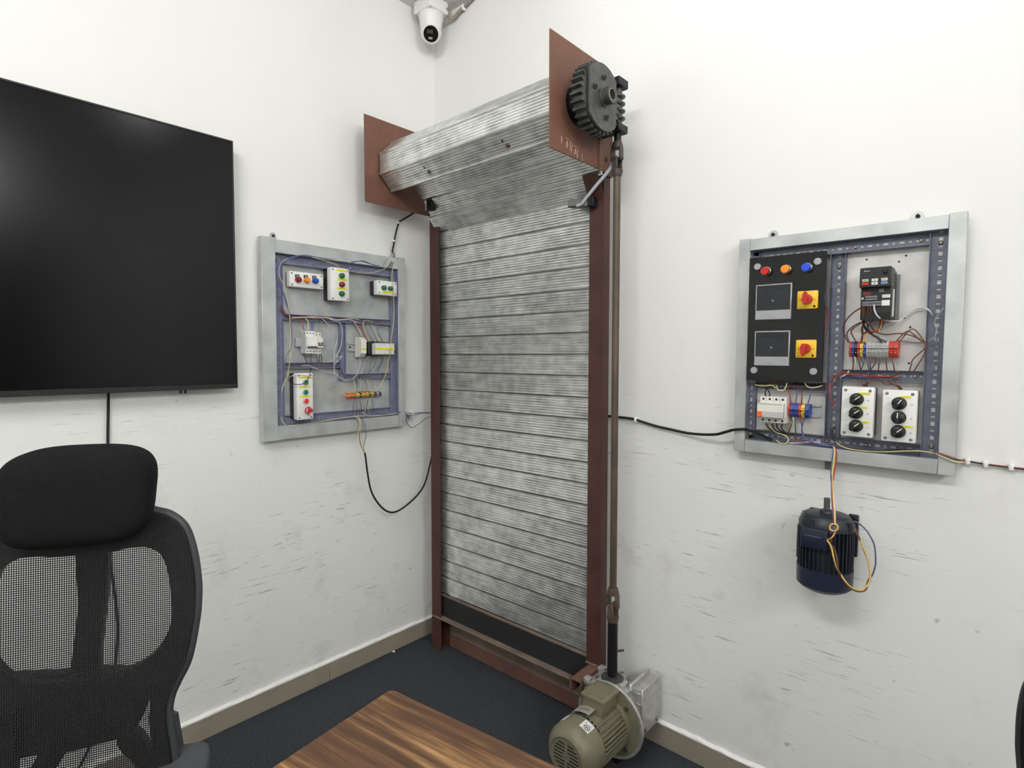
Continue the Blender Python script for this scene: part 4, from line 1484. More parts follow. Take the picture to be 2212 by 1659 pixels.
MB().lathe(o3(-0.4482), Y, [(0.0545, 0), (0.0545, 0.0012)], 40).build('grille_backing', M['black'], cowl)
g = MB()
yy = -0.4495 + 0.3
g.lathe((0, yy + 0.0008, MZ), Y, [(0.0545, 0), (0.0545, 0.0022), (0.0465, 0.0022), (0.0465, 0)], 40, False)
g.box((0, yy - 0.0007, MZ), (0.0085, 0.0022, 0.094))
g.lathe((0, yy + 0.001, MZ), Y, [(0.013, 0), (0.013, 0.0024)], 20)
for j in range(-4, 5):
    zz = j * 0.0105
    hw_ = math.sqrt(max(0.0465 ** 2 - zz ** 2, 0))
    g.box((0, yy, MZ + zz), (2 * hw_, 0.0022, 0.0052))
g.build('fan_grille', M['olive'], cowl)
MB().lathe((0, yy, MZ), Y, [(0.0075, 0), (0.006, 0.0015)], 14).build('grille_boss', M['black'], cowl)
for i in range(9):
    a = R(48 + i * 10.5)
    c, s = math.cos(a), math.sin(a)
    mm = Matrix(((c, 0, -s, 0), (0, 1, 0, 0), (s, 0, c, MZ), (0, 0, 0, 1)))
    b = MB()
    b.box((0.0808, -0.364 + 0.3, 0), (0.003, 0.014, 0.0075), mtx=mm)
    b.build('vent_slot', M['black'], cowl)
# stickers
def curved_patch(r, a0, a1, y0, y1, nm, m, par, n=8):
    e = MB()
    A, B = [], []
    for i in range(n + 1):
        a = R(a0 + (a1 - a0) * i / n)
        A.append((r * math.cos(a), y0 + 0.3, MZ + r * math.sin(a)))
        B.append((r * math.cos(a), y1 + 0.3, MZ + r * math.sin(a)))
    va = [e.bm.verts.new(p) for p in A]
    vb_ = [e.bm.verts.new(p) for p in B]
    for i in range(n):
        e.bm.faces.new((va[i], va[i + 1], vb_[i + 1], vb_[i]))
    return e.build(nm, m, par)


stk = curved_patch(0.0851, 57, 80, -0.407, -0.37, 'sticker', M['white'], gm)
def on_cyl(r, a, y):
    return (r * math.cos(R(a)), y + 0.3, MZ + r * math.sin(R(a)))
e = MB()
ring = [on_cyl(0.0853, 66.5 + 6.2 * math.cos(t * math.pi / 10), -0.3935 + 0.0085 * math.sin(t * math.pi / 10)) for t in range(21)]
e.tube(ring, 0.0011, 5)
e.tube([on_cyl(0.0853, 64, -0.397), on_cyl(0.0853, 66, -0.390), on_cyl(0.0853, 69, -0.396)], 0.0009, 5)
e.tube([on_cyl(0.0853, 63.5, -0.392), on_cyl(0.0853, 67, -0.395), on_cyl(0.0853, 69.5, -0.39)], 0.0009, 5)
e.tube([on_cyl(0.0853, 73, -0.374), on_cyl(0.0853, 75.5, -0.377), on_cyl(0.0853, 75.5, -0.381), on_cyl(0.0853, 72.5, -0.383)], 0.0006, 4)
for k in range(3):
    e.tube([on_cyl(0.0853, 61 + 2 * k, -0.384), on_cyl(0.0853, 61 + 2 * k, -0.376)], 0.0004, 4)
e.build('round_emblem', M['iron_dark'], stk)
curved_patch(0.0868, 82, 124, -0.352, -0.312, 'nameplate', M['plate'], gm)
curved_patch(0.0851, 118, 136, -0.405, -0.372, 'sticker', M['wlabel'], gm)
# junction box
jb = MB()
jb.b2((-0.037, 0.078 - 0.092, MZ + 0.06), (0.037, 0.078 - 0.006, MZ + 0.112), 0.004, 2)
jb = jb.build('junction_box', M['olive'], gm)
MB().b2((-0.043, 0.078 - 0.096, MZ + 0.110), (0.043, 0.078 - 0.0, MZ + 0.1225), 0.004, 2).build('junction_box_lid', M['olive'], jb)
MB().b2((-0.030, 0.078 - 0.084, MZ + 0.1222), (0.030, 0.078 - 0.012, MZ + 0.1238), 0.002).build('raised_panel', M['olive'], jb)
# mounting flange
fl = MB()
fl.lathe(o3(-0.204), Y, [(0.07, -0.004), (0.121, 0), (0.122, 0.003), (0.122, 0.009), (0.1205, 0.011), (0.112, 0.011), (0.105, 0.006), (0.07, 0.006)], 56)
fl = fl.build('flange', M['castalu'], gm)
e = MB()
e.lathe(o3(-0.2135), Y, [(0.1115, 0), (0.1115, 0.0016), (0.08, 0.005), (0.076, 0.02), (0.07, 0.021)], 56)
e.build('flange_face', M['olive'], fl)
for a in (45, 135, 225, 315):
    c, s = 0.094 * math.cos(R(a)), 0.094 * math.sin(R(a))
    b = MB()
    b.lathe((c, -0.2135 + 0.3, MZ + s), Y, [(0.0095, 0), (0.0095, 0.002), (0.0075, 0.0022), (0.0075, 0.009), (0.004, 0.0095)], 6)
    b.build('bolt', M['steel'], fl)
# worm gearbox
gx = SX - MX - 0.002
gb = MB()
gb.b2((gx - 0.07, 0.3 - 0.2, 0.1), (gx + 0.07, 0.3 - 0.105, 0.246), 0.008, 2)
gb.lathe(o3(-0.17), Y, [(0.062, 0), (0.07, 0.03), (0.075, 0.036)], 32)
gb.lathe((gx, 0.3 - 0.152, 0.24), (0, 0, 1), [(0.056, 0), (0.052, 0.016), (0.046, 0.02), (0.043, 0.02)], 36)
gb = gb.build('gearbox', M['castalu'], gm)
MB().lathe((gx, 0.3 - 0.152, 0.2585), (0, 0, 1), [(0.038, 0), (0.038, 0.0032), (0.03, 0.0042), (0.0285, 0.0025), (0.018, 0.0025), (0.018, 0.0052)], 36).build('oil_seal', M['iron'], gb)
for a in (35, 80, 145, 215, 325):
    b = MB()
    x, y = gx + 0.0485 * math.cos(R(a)), 0.3 - 0.152 + 0.0485 * math.sin(R(a))
    b.lathe((x, y, 0.252), (0, 0, 1), [(0.0068, 0), (0.0068, 0.009), (0.004, 0.0092), (0.004, 0.006)], 10, False)
    b.build('socket_screw', M['steel'], gb)
for x, y in ((gx - 0.062, 0.3 - 0.205), (gx - 0.062, 0.3 - 0.118), (gx - 0.03, 0.3 - 0.208)):
    b = MB()
    b.b2((x - 0.012, y - 0.013, 0.236), (x + 0.012, y + 0.013, 0.262), 0.005, 2)
    b.build('casting_lug', M['castalu'], gb)
ef = MB()
ef.b2((gx + 0.068, 0.3 - 0.145, 0.105), (gx + 0.108, 0.3 - 0.03, 0.252), 0.006, 2)
ef = ef.build('output_flange', M['castalu'], gb)
e = MB()
e.b2((gx + 0.060, 0.3 - 0.151, 0.098), (gx + 0.071, 0.3 - 0.022, 0.262), 0.003)
e.b2((gx + 0.104, 0.3 - 0.148, 0.1), (gx + 0.112, 0.3 - 0.026, 0.2585), 0.003)
e.build('flange_rim', M['castalu'], gb)
for zz in (0.125, 0.165, 0.205, 0.24):
    MB().b2((gx + 0.07, 0.3 - 0.1475, zz - 0.002), (gx + 0.106, 0.3 - 0.144, zz + 0.002), 0.001).build('casting_rib', M['castalu'], gb)
for yy_ in (-0.13, -0.05):
    b = MB()
    b.lathe((gx + 0.1118, 0.3 + yy_, 0.118), (1, 0, 0), [(0.008, 0), (0.008, 0.004), (0.005, 0.006)], 10)
    b.build('bolt', M['steel'], gb)
for dx in (-0.04, 0.04):
    MB().b2((gx + dx - 0.01, 0.3 - 0.19, 0.0), (gx + dx + 0.01, 0.3 - 0.11, 0.104), 0.003).build('foot', M['iron_dark'], gb)
bc = (1.0644, -0.3837, 0.2000)
wire('motor_lead', [(1.0374, -0.3534, 0.1700), (1.0455, -0.3605, 0.1900), (1.0536, -0.3553, 0.2000), (1.0607, -0.3358, 0.2000), (1.0500, -0.3037, 0.1900)], 0.0035, M['conduit_brown'], 'short grey lead beside the olive geared motor\'s fan end', cat='cable')

# ---------------------------------------------------------------- security camera in the ceiling corner
cv = thing('security_camera', 'white turret security camera on square box in the ceiling corner', 'security camera', (0.093, -0.1, H))
MB().b2((-0.058, -0.053, -0.054), (0.058, 0.053, 0), 0.009, 3).build('junction_box', M['white'], cv)
for sx in (-1, 1):
    for sy in (-1, 1):
        MB().lathe((sx * 0.047, sy * 0.042, -0.0535), (0, 0, -1), [(0.0035, 0), (0.003, 0.001)], 10).build('screw', M['midgrey'], cv)
e = MB()
e.lathe((0, 0, -0.053), (0, 0, -1), [(0.051, 0), (0.053, 0.004), (0.0525, 0.02), (0.0515, 0.0215), (0.0515, 0.0225), (0.051, 0.024), (0.047, 0.05), (0.042, 0.07)], 48)
e.build('housing', M['white'], cv)
D3 = Vector((0.60, -0.52, -0.60)).normalized()
bcen = Vector((0, 0, -0.127))
e = MB()
e.lathe(bcen, D3, [(0.046 * math.sin(R(4 + i * 6)), -0.046 * math.cos(R(4 + i * 6))) for i in range(22)] + [(0.0352, 0.0335), (0.0325, 0.0345), (0.0315, 0.0325)], 40)
ball = e.build('eyeball', M['white'], cv)
e = MB()
e.lathe(bcen, D3, [(0.0318, 0.0322), (0.0318, 0.0332)], 40)
e.build('lens_window', M['blackgloss'], ball)
u3, w3, _ = frame_of(D3)
upv = (Vector((0, 0, 1)) - D3 * D3.z).normalized()
rv = D3.cross(upv)
mm = Matrix(((rv.x, upv.x, D3.x, 0), (rv.y, upv.y, D3.y, 0), (rv.z, upv.z, D3.z, 0), (0, 0, 0, 1)))
fc = Matrix.Translation(bcen + D3 * 0.0334) @ mm
MB().box((0.004, 0.009, 0.0003), (0.026, 0.014, 0.0006), mtx=fc).build('sensor_window', M['iron'], ball)
MB().box((0.002, -0.016, 0.0003), (0.017, 0.009, 0.0006), mtx=fc).build('infrared_window', M['silverplastic'], ball)
wire('ceiling_conduit', [(0.15, -0.06, 2.846), (0.1391, -0.0300, 2.8224), (0.1558, -0.0180, 2.8242), (0.1782, -0.0140, 2.8380), (0.2053, -0.0120, 2.8479), (0.2455, -0.0120, 2.8600), (0.3124, -0.0120, 2.8806)], 0.0075, M['conduit_brown'],
     'grubby grey conduit running along the ceiling edge from the security camera', cat='conduit', n=10)
a = (0.2103, -0.0200, 2.8453)
cl = thing('cable_clip', 'white clip holding the conduit at the ceiling edge', 'cable clip', a)
MB().box((0, 0.006, 0.0), (0.008, 0.022, 0.024), 0.002).build('saddle', M['white'], cl)

# ---------------------------------------------------------------- table
EX = Vector((0.9902, 0.1395, 0))
tb0 = Vector((1.2555, -1.1735, 0))
tabl = thing('table', 'dark brown wooden table with worn pale grain, rounded corner toward the shutter', 'table', tb0, Matrix.Rotation(math.atan2(EX.y, EX.x), 3, 'Z'))
TL_, TW_ = 1.5, 0.64
out = []
rc_ = 0.012
for cx_, cy_, a0 in ((rc_, -rc_, 90), (rc_, -TW_ + rc_, 180), (TL_ - rc_, -TW_ + rc_, 270), (TL_ - rc_, -rc_, 0)):
    for i in range(5):
        a = R(a0 + 90 * (i / 4) if a0 != 90 else 90 + 90 * i / 4)
        out.append((cx_ + rc_ * math.cos(a), cy_ + rc_ * math.sin(a)))
e = MB()
e.prism([(x, y, 0.722) for x, y in out], (0, 0, 0.026))
es_ = [ed for ed in e.bm.edges if all(abs(v.co.z - 0.748) < 1e-5 for v in ed.verts)]
bmesh.ops.bevel(e.bm, geom=es_, offset=0.0018, segments=2, affect='EDGES')
e.build('tabletop', M['wood'], tabl)
for x in (0.5, TL_ - 0.08):
    for y in (-0.07, -TW_ + 0.07):
        MB().b2((x - 0.022, y - 0.022, 0.0), (x + 0.022, y + 0.022, 0.722), 0.003).build('leg', M['wood'], tabl)
ap = MB()
ap.b2((0.5, -0.08, 0.64), (TL_ - 0.08, -0.06, 0.722), 0.002)
ap.b2((0.5, -TW_ + 0.06, 0.64), (TL_ - 0.08, -TW_ + 0.08, 0.722), 0.002)
ap.b2((0.49, -TW_ + 0.07, 0.64), (0.51, -0.07, 0.722), 0.002)
ap.build('apron', M['wood'], tabl)

# ---------------------------------------------------------------- office chairs
def plane_map(me, off, lean=0.1):
    for v in me.vertices:
        x, y, z = v.co
        v.co = (x, (y - 0.9) * lean + off + z, y)
    me.flip_normals()
    return me


def mirror(pts):
    return list(pts) + [(-x, z) for x, z in reversed(pts)]


chair_loc = Vector((0.9730, -1.5636, 0.0000))
ch1 = thing('office_chair', 'black mesh-backed office chair with headrest at lower left below the television', 'chair', chair_loc, Matrix.Rotation(1.07293, 3, 'Z'))
outer = mirror([(-0.0062, 1.0966), (0.0413, 1.0919), (0.0743, 1.0861), (0.1013, 1.0776), (0.1211, 1.0689), (0.1412, 1.0460), (0.1523, 1.0026), (0.1573, 0.9558), (0.1576, 0.9285), (0.1546, 0.8923), (0.1432, 0.8292), (0.1272, 0.7945), (0.1183, 0.7741), (0.1138, 0.7508), (0.1151, 0.7248), (0.1208, 0.6851), (0.1247, 0.6285), (0.1070, 0.5806), (-0.0049, 0.6058)])
win1 = mirror([(-0.0060, 1.0201), (0.0323, 1.0203), (0.0770, 1.0249), (0.1002, 1.0160), (0.1120, 1.0001), (0.1195, 0.9691), (0.1235, 0.9254), (0.1234, 0.9039), (0.1182, 0.8801), (0.1026, 0.8530), (0.0794, 0.8344), (0.0497, 0.8250), (0.0203, 0.8243), (-0.0055, 0.8268)])
win2 = mirror([(-0.0054, 0.8144), (0.0480, 0.8060), (0.0821, 0.7983), (0.0914, 0.7845), (0.0920, 0.7634), (0.0900, 0.7435), (0.0926, 0.7153), (0.0972, 0.6798), (0.0991, 0.6346), (0.0740, 0.6149), (-0.0050, 0.6309)])
me = plane_map(flat_shape([smooth_loop(outer, 4), smooth_loop(win1, 4), smooth_loop(win2, 4)], 0.016, 0.0), 0.012)
me.materials.clear(); me.materials.append(M['chair_black'])
link('back_frame', me, ch1)
me = plane_map(flat_shape([smooth_loop(outer, 4)], 0.0008), -0.0005)
me.materials.clear(); me.materials.append(M['mesh'])
link('back_mesh', me, ch1)
rim = [p for p in mirror([(-0.0062, 1.0966), (0.0743, 1.0861), (0.1013, 1.0784), (0.1218, 1.0696), (0.1426, 1.0466), (0.1551, 1.0023), (0.1605, 0.9554), (0.1607, 0.9281), (0.1578, 0.8919), (0.1460, 0.8288), (0.1300, 0.7940), (0.1210, 0.7736), (0.1165, 0.7502), (0.1178, 0.7242), (0.1235, 0.6845), (0.1274, 0.6279)])]
half = rim[:len(rim) // 2]
path = [(x, (z - 0.9) * 0.1 + 0.014, z) for x, z in half[::-1]] + [(-x, (z - 0.9) * 0.1 + 0.014, z) for x, z in half[1:]]
MB().tube(path, 0.0075, 12, 5).build('rim', M['chair_plastic'], ch1, 'dark grey outer rim')
spn = [(-0.0257, 1.0420), (0.0195, 1.0375), (0.0192, 1.0046), (0.0154, 0.9294), (0.0077, 0.8524), (0.0064, 0.8141), (0.0111, 0.7673), (-0.0372, 0.7765), (-0.0322, 0.8110), (-0.0208, 0.9236), (-0.0256, 1.0065)]
me = plane_map(flat_shape([spn], 0.022, 0.001), 0.06)
me.materials.clear(); me.materials.append(M['chair_black'])
link('spine', me, ch1)
lum = [(0.0137, 0.8203), (0.0618, 0.8095), (0.0780, 0.7913), (0.0820, 0.7683), (0.0800, 0.7527), (0.0739, 0.7363), (0.0645, 0.7230), (0.0406, 0.7092), (0.0061, 0.7061), (-0.0225, 0.7028), (-0.0707, 0.7070), (-0.1020, 0.7096), (-0.1257, 0.7362), (-0.1435, 0.7823), (-0.1380, 0.8237), (-0.1087, 0.8312), (-0.0479, 0.8246)]
me = plane_map(flat_shape([smooth_loop(lum, 4)], 0.02, 0.0015), 0.038)
me.materials.clear(); me.materials.append(M['chair_black'])
link('lumbar_pad', me, ch1)
for sgn in (1, -1):
    brc = [(x * sgn, z) for x, z in [(0.0607, 0.7125), (0.0885, 0.6666), (0.0995, 0.6426), (0.1015, 0.6036), (0.0727, 0.6106), (0.0626, 0.6548), (0.0452, 0.6793), (0.0379, 0.7006)]]
    me = plane_map(flat_shape([smooth_loop(brc, 3)], 0.018, 0.001), 0.045)
    me.materials.clear(); me.materials.append(M['chair_black'])
    link('back_brace', me, ch1)
hc = [(0.0051, 1.1235)][0]
hs = [(0.1067, 1.1935)][0]
def headbend(q):
    return Vector((q.x * (1 + 0.05 * (q.z / 0.09)), q.y - 0.9 * q.x * q.x + q.z * 0.22, q.z + (-0.35 * q.x * q.x if q.z > 0 else 0)))
e = MB()
e.superball((hc[0], (hc[1] - 0.9) * 0.1 - 0.022, hc[1]), (abs(hs[0] - hc[0]) * 1.0, 0.047, (hs[1] - hc[1]) * 1.06), 0.52, 56, 36, headbend)
e.build('headrest', M['fabric'], ch1)
e = MB()
e.b2((-0.03, (hc[1] - 0.9) * 0.1 + 0.02, hc[1] - 0.105), (0.03, (hc[1] - 0.9) * 0.1 + 0.035, hc[1] + 0.02), 0.004)
e.build('headrest_bracket', M['chair_black'], ch1)
e = MB()
e.superball((0, -0.25, 0.47), (0.25, 0.25, 0.045), 0.55, 40, 16)
seat = e.build('seat', M['fabric'], ch1)
# armrests
ap_ = (Matrix.Rotation(-1.07293, 3, 'Z') @ (Vector((1.0150, -1.4303, 0.6650)) - chair_loc))
for sgn in (1, -1):
    xx, yb = ap_.x, ap_.y
    e = MB()
    e.superball((sgn * xx, yb - 0.115, 0.65), (0.042, 0.125, 0.017), 0.45, 36, 16)
    arm = e.build('armrest', M['arm'], ch1)
    MB().b2((sgn * (xx - 0.02), yb - 0.14, 0.45), (sgn * (xx + 0.012), yb - 0.07, 0.64), 0.006).build('armrest_post', M['chair_plastic'], arm)
    MB().tube([(sgn * (xx - 0.1), yb - 0.1, 0.45), (sgn * xx, yb - 0.1, 0.46)], 0.014, 10).build('armrest_bracket', M['chair_black'], arm)
    e = MB()
    e.tube([(sgn * (xx - 0.026), yb + 0.02, 0.712), (sgn * (xx - 0.016), yb + 0.012, 0.64), (sgn * (xx - 0.012), yb + 0.0, 0.58)], 0.0125, 4, 4, 0.8)
    e.build('back_hinge', M['chair_plastic'], arm)
e = MB()
e.cyl((0, -0.22, 0.12), (0, -0.22, 0.43), 0.025, n=16)
e.build('gas_lift', M['chair_black'], ch1)
e = MB()
e.b2((-0.1, -0.34, 0.4), (0.1, -0.1, 0.435), 0.006)
e.tube([(0, -0.12, 0.42), (0, 0.0, 0.43), (0, 0.05, 0.5), (0, 0.035, 0.6)], 0.024, 10, 5)
e.build('tilt_mechanism', M['chair_black'], ch1)
for k in range(5):
    a = R(72 * k + 18)
    e = MB()
    e.tube([(0, -0.22, 0.12), (0.16 * math.cos(a), -0.22 + 0.16 * math.sin(a), 0.105), (0.29 * math.cos(a), -0.22 + 0.29 * math.sin(a), 0.075)], 0.02, 10, 4)
    lg_ = e.build('base_leg', M['chair_black'], ch1)
    cxk, cyk = 0.285 * math.cos(a), -0.22 + 0.285 * math.sin(a)
    MB().cyl((cxk - 0.022 * math.sin(a), cyk + 0.022 * math.cos(a), 0.028), (cxk + 0.022 * math.sin(a), cyk - 0.022 * math.cos(a), 0.028), 0.028, n=16).build('caster', M['black'], lg_)


def copy_tree(o, parent=None):
    c = o.copy()
    C.objects.link(c)
    if parent is not None:
        c.parent = parent
    for k in [x for x in bpy.data.objects if x.parent == o]:
        copy_tree(k, c)
    return c


ch2 = copy_tree(ch1)
rv2 = Vector((math.cos(YAW), math.sin(YAW), 0))
fv2 = Vector((-math.sin(YAW), math.cos(YAW), 0))
p2 = Vector(cam.location) + fv2 * 0.62 + rv2 * 0.748
p2.z = -0.15
ang = math.atan2(rv2.x, -rv2.y)          # local +Y (rear of the back) turned to the photograph's left
ch2.matrix_world = Matrix.Translation(p2) @ Matrix.Rotation(ang, 4, 'Z')
ch2['label'] = 'black office chair cut off by the right edge of the picture'
for k in [x for x in bpy.data.objects if x.parent == ch2]:
    if k.name.split('.')[0] in ('base_leg', 'gas_lift'):
        k.location.z += 0.15
for x in (ch1, ch2):
    x['group'] = 'black office chairs'

# scrap of paper on the carpet by the skirting
q = (0.0220, -0.2631, 0.0040)
ps = thing('paper_scrap', 'tiny white paper scrap on the carpet near the left skirting', 'scrap', (q[0], q[1], 0.0))
MB().prism([(-0.008, -0.004, 0.003), (0.002, -0.007, 0.006), (0.009, 0.002, 0.003), (-0.001, 0.006, 0.008)], (0.0005, 0, 0.0015)).build('paper', M['white'], ps)

# ---------------------------------------------------------------- wiring
GL = 'loose wires across the left control panel'
GR = 'loose wires across the right control panel'
TH = 0.0013


ORD = ('leftmost', 'second from left', 'third from left', 'fourth from left', 'fifth from left', 'sixth from left', 'seventh from left', 'eighth from left')


def many(label, group, color, paths, r=TH):
    """several loose wires of one run: colour and order from the left tell them apart"""
    cols = [color[i % len(color)] if isinstance(color, (list, tuple)) else color for i in range(len(paths))]
    def pos(p):
        v = sum((Vector(q) for q in p), Vector()) / len(p)
        return v.x if v.y > -0.3 and v.x > 1.2 else v.y
    for c in set(cols):
        idx = sorted((i for i in range(len(paths)) if cols[i] == c), key=lambda i: pos(paths[i]))
        for n, i in enumerate(idx):
            lab = label.replace('wire', NAMES.get(c, c) + ' wire', 1) if 'wire' in label else NAMES.get(c, c) + ' ' + label
            if len(idx) > 1:
                lab += ', ' + ORD[n] + ' of ' + ('two' if len(idx) == 2 else 'three' if len(idx) == 3 else 'them')
            wire('wire', paths[i], r, c, lab, group)


NAMES = {'green_yellow': 'yellow-green', 'slate': 'dark slate', 'amber': 'amber'}

# left panel
many('wire looping down the small panel\'s left channel', 'blue wires at the small panel\'s left edge', 'blue', [
    [(0.0400, -0.4830, 1.7171), (0.0440, -0.6126, 1.7124), (0.0460, -0.6716, 1.7145), (0.0460, -0.7136, 1.7058), (0.0460, -0.7547, 1.6861), (0.0450, -0.7844, 1.6635), (0.0440, -0.7888, 1.6425), (0.0440, -0.7820, 1.6195), (0.0450, -0.7724, 1.5901), (0.0460, -0.7568, 1.5497), (0.0460, -0.7440, 1.5055), (0.0460, -0.7384, 1.4734), (0.0450, -0.7343, 1.4410), (0.0430, -0.7304, 1.4020), (0.0430, -0.7344, 1.3627), (0.0420, -0.7408, 1.3168)],
    [(0.0440, -0.6491, 1.7111), (0.0470, -0.7003, 1.7074), (0.0470, -0.7451, 1.6888), (0.0460, -0.7783, 1.6625), (0.0460, -0.7828, 1.6303), (0.0460, -0.7777, 1.5991), (0.0470, -0.7664, 1.5681), (0.0480, -0.7531, 1.5306), (0.0480, -0.7436, 1.4892), (0.0470, -0.7378, 1.4539), (0.0450, -0.7331, 1.4280)],
    [(0.0440, -0.7781, 1.6119), (0.0450, -0.7741, 1.5835), (0.0450, -0.7612, 1.5591), (0.0460, -0.7538, 1.5274), (0.0470, -0.7413, 1.4959), (0.0460, -0.7357, 1.4735)]])
many('wire beside the small panel\'s left channel', 'yellow wires at the small panel\'s left edge', 'green_yellow', [
    [(0.0450, -0.7269, 1.7009), (0.0470, -0.7619, 1.6819), (0.0470, -0.7772, 1.6594), (0.0470, -0.7786, 1.6307), (0.0470, -0.7723, 1.6122), (0.0480, -0.7589, 1.5847), (0.0490, -0.7500, 1.5404), (0.0490, -0.7436, 1.4956), (0.0480, -0.7404, 1.4537), (0.0460, -0.7380, 1.4083), (0.0450, -0.7382, 1.3626), (0.0440, -0.7397, 1.3234)],
    [(0.0440, -0.7328, 1.3604), (0.0460, -0.7441, 1.3052), (0.0470, -0.7510, 1.2659), (0.0460, -0.7624, 1.2386), (0.0450, -0.7703, 1.2192), (0.0440, -0.7750, 1.1998)]])
wire('wire', [(0.0300, -0.2578, 1.7555), (0.0460, -0.2674, 1.7376), (0.0780, -0.3013, 1.6825), (0.0810, -0.3037, 1.6415), (0.0800, -0.2970, 1.5867), (0.0720, -0.2877, 1.5321), (0.0720, -0.2946, 1.4571), (0.0740, -0.3059, 1.4008), (0.0740, -0.3130, 1.3448)] + [(0.0740, -0.3065, 1.3646), (0.0660, -0.3119, 1.3195), (0.0560, -0.3203, 1.2606), (0.0540, -0.3419, 1.2160), (0.0530, -0.3733, 1.1880), (0.0560, -0.4222, 1.1750), (0.0560, -0.4676, 1.1716), (0.0550, -0.5013, 1.1746), (0.0500, -0.5271, 1.1807), (0.0500, -0.5600, 1.1975), (0.0520, -0.5978, 1.2243), (0.0620, -0.6392, 1.2454), (0.0800, -0.6709, 1.2530), (0.0820, -0.7102, 1.2632), (0.0820, -0.7393, 1.2635), (0.0780, -0.7537, 1.2599), (0.0500, -0.7560, 1.2484), (0.0460, -0.7698, 1.2271), (0.0440, -0.7749, 1.2057)], 0.0015, 'green_yellow',
     'long pale yellow wire from the small panel\'s top right corner across its bottom', GL)
wire('wire', [(0.0360, -0.6766, 1.4801), (0.0450, -0.6235, 1.4838), (0.0460, -0.6019, 1.4733), (0.0450, -0.5771, 1.4505), (0.0450, -0.5524, 1.4230), (0.0460, -0.5431, 1.4066), (0.0460, -0.5476, 1.3856), (0.0450, -0.5571, 1.3576), (0.0430, -0.5570, 1.3263)] + [(0.0440, -0.5548, 1.3370), (0.0460, -0.5597, 1.3034), (0.0460, -0.5568, 1.2697), (0.0460, -0.5335, 1.2459), (0.0470, -0.5102, 1.2354), (0.0500, -0.4878, 1.2361)], 0.0013, 'white',
     'white wire bowing round the left of the small panel\'s centre divider', GL)
wire('wire', [(0.0360, -0.5734, 1.4802), (0.0440, -0.5396, 1.4694), (0.0450, -0.5247, 1.4525), (0.0450, -0.5212, 1.4141), (0.0450, -0.5296, 1.3684), (0.0440, -0.5471, 1.3298)] + [(0.0450, -0.5224, 1.3328), (0.0450, -0.5487, 1.3096), (0.0430, -0.5570, 1.2970)], 0.0013, 'white',
     'white wire crossing the divider toward the small panel\'s lower trough', GL)
wire('wire', [(0.0360, -0.6895, 1.2988), (0.0420, -0.6625, 1.2974), (0.0460, -0.6297, 1.2836), (0.0460, -0.5937, 1.2726), (0.0460, -0.5568, 1.2655), (0.0480, -0.5299, 1.2459), (0.0500, -0.5024, 1.2353), (0.0520, -0.4767, 1.2445), (0.0540, -0.4564, 1.2700), (0.0560, -0.4464, 1.3025), (0.0560, -0.4492, 1.3264)], 0.0013, 'white',
     'white wire looping under the power module into the small panel\'s trough', GL)
wire('wire', [(0.0360, -0.6938, 1.2957), (0.0450, -0.6468, 1.2879), (0.0470, -0.6034, 1.2740), (0.0490, -0.5447, 1.2535), (0.0510, -0.5078, 1.2398), (0.0530, -0.4699, 1.2444), (0.0540, -0.4402, 1.2806), (0.0550, -0.4204, 1.3110), (0.0560, -0.4107, 1.3263)], 0.0013, 'grey',
     'grey wire looping under the relay block into the small panel\'s trough', GL)
many('wire dropping into the top of the five-pole breaker', 'wires into the top of the small panel\'s breaker', ['red', 'yellow', 'blue', 'blue', 'grey', 'grey'], [
    [(0.0360, -0.6944, 1.4742), (0.0460, -0.6911, 1.4625), (0.0500, -0.6876, 1.4328)], [(0.0360, -0.6731, 1.4769), (0.0500, -0.6694, 1.4633), (0.0600, -0.6746, 1.4313)], [(0.0420, -0.6531, 1.4677), (0.0520, -0.6581, 1.4504), (0.0600, -0.6617, 1.4308)],
    [(0.0420, -0.6484, 1.4679), (0.0520, -0.6527, 1.4507), (0.0600, -0.6574, 1.4309)], [(0.0420, -0.6294, 1.4671), (0.0520, -0.6330, 1.4515), (0.0600, -0.6356, 1.4317)], [(0.0420, -0.6102, 1.4663), (0.0520, -0.6146, 1.4488), (0.0600, -0.6180, 1.4282)]], 0.0016)
many('wire hanging from the bottom of the five-pole breaker', 'wires from the bottom of the small panel\'s breaker', ['brown', 'slate', 'brown', 'black', 'black'], [
    [(0.0550, -0.6926, 1.3448), (0.0500, -0.6838, 1.3248), (0.0360, -0.6713, 1.3084)], [(0.0580, -0.6611, 1.3450), (0.0500, -0.6587, 1.3247), (0.0360, -0.6521, 1.3082)], [(0.0580, -0.6436, 1.3459), (0.0500, -0.6349, 1.3287), (0.0360, -0.6255, 1.3080)],
    [(0.0580, -0.6258, 1.3459), (0.0500, -0.6251, 1.3287), (0.0360, -0.6170, 1.3079)], [(0.0580, -0.6250, 1.3459), (0.0500, -0.6162, 1.3287), (0.0360, -0.6085, 1.3078)]], 0.0014)
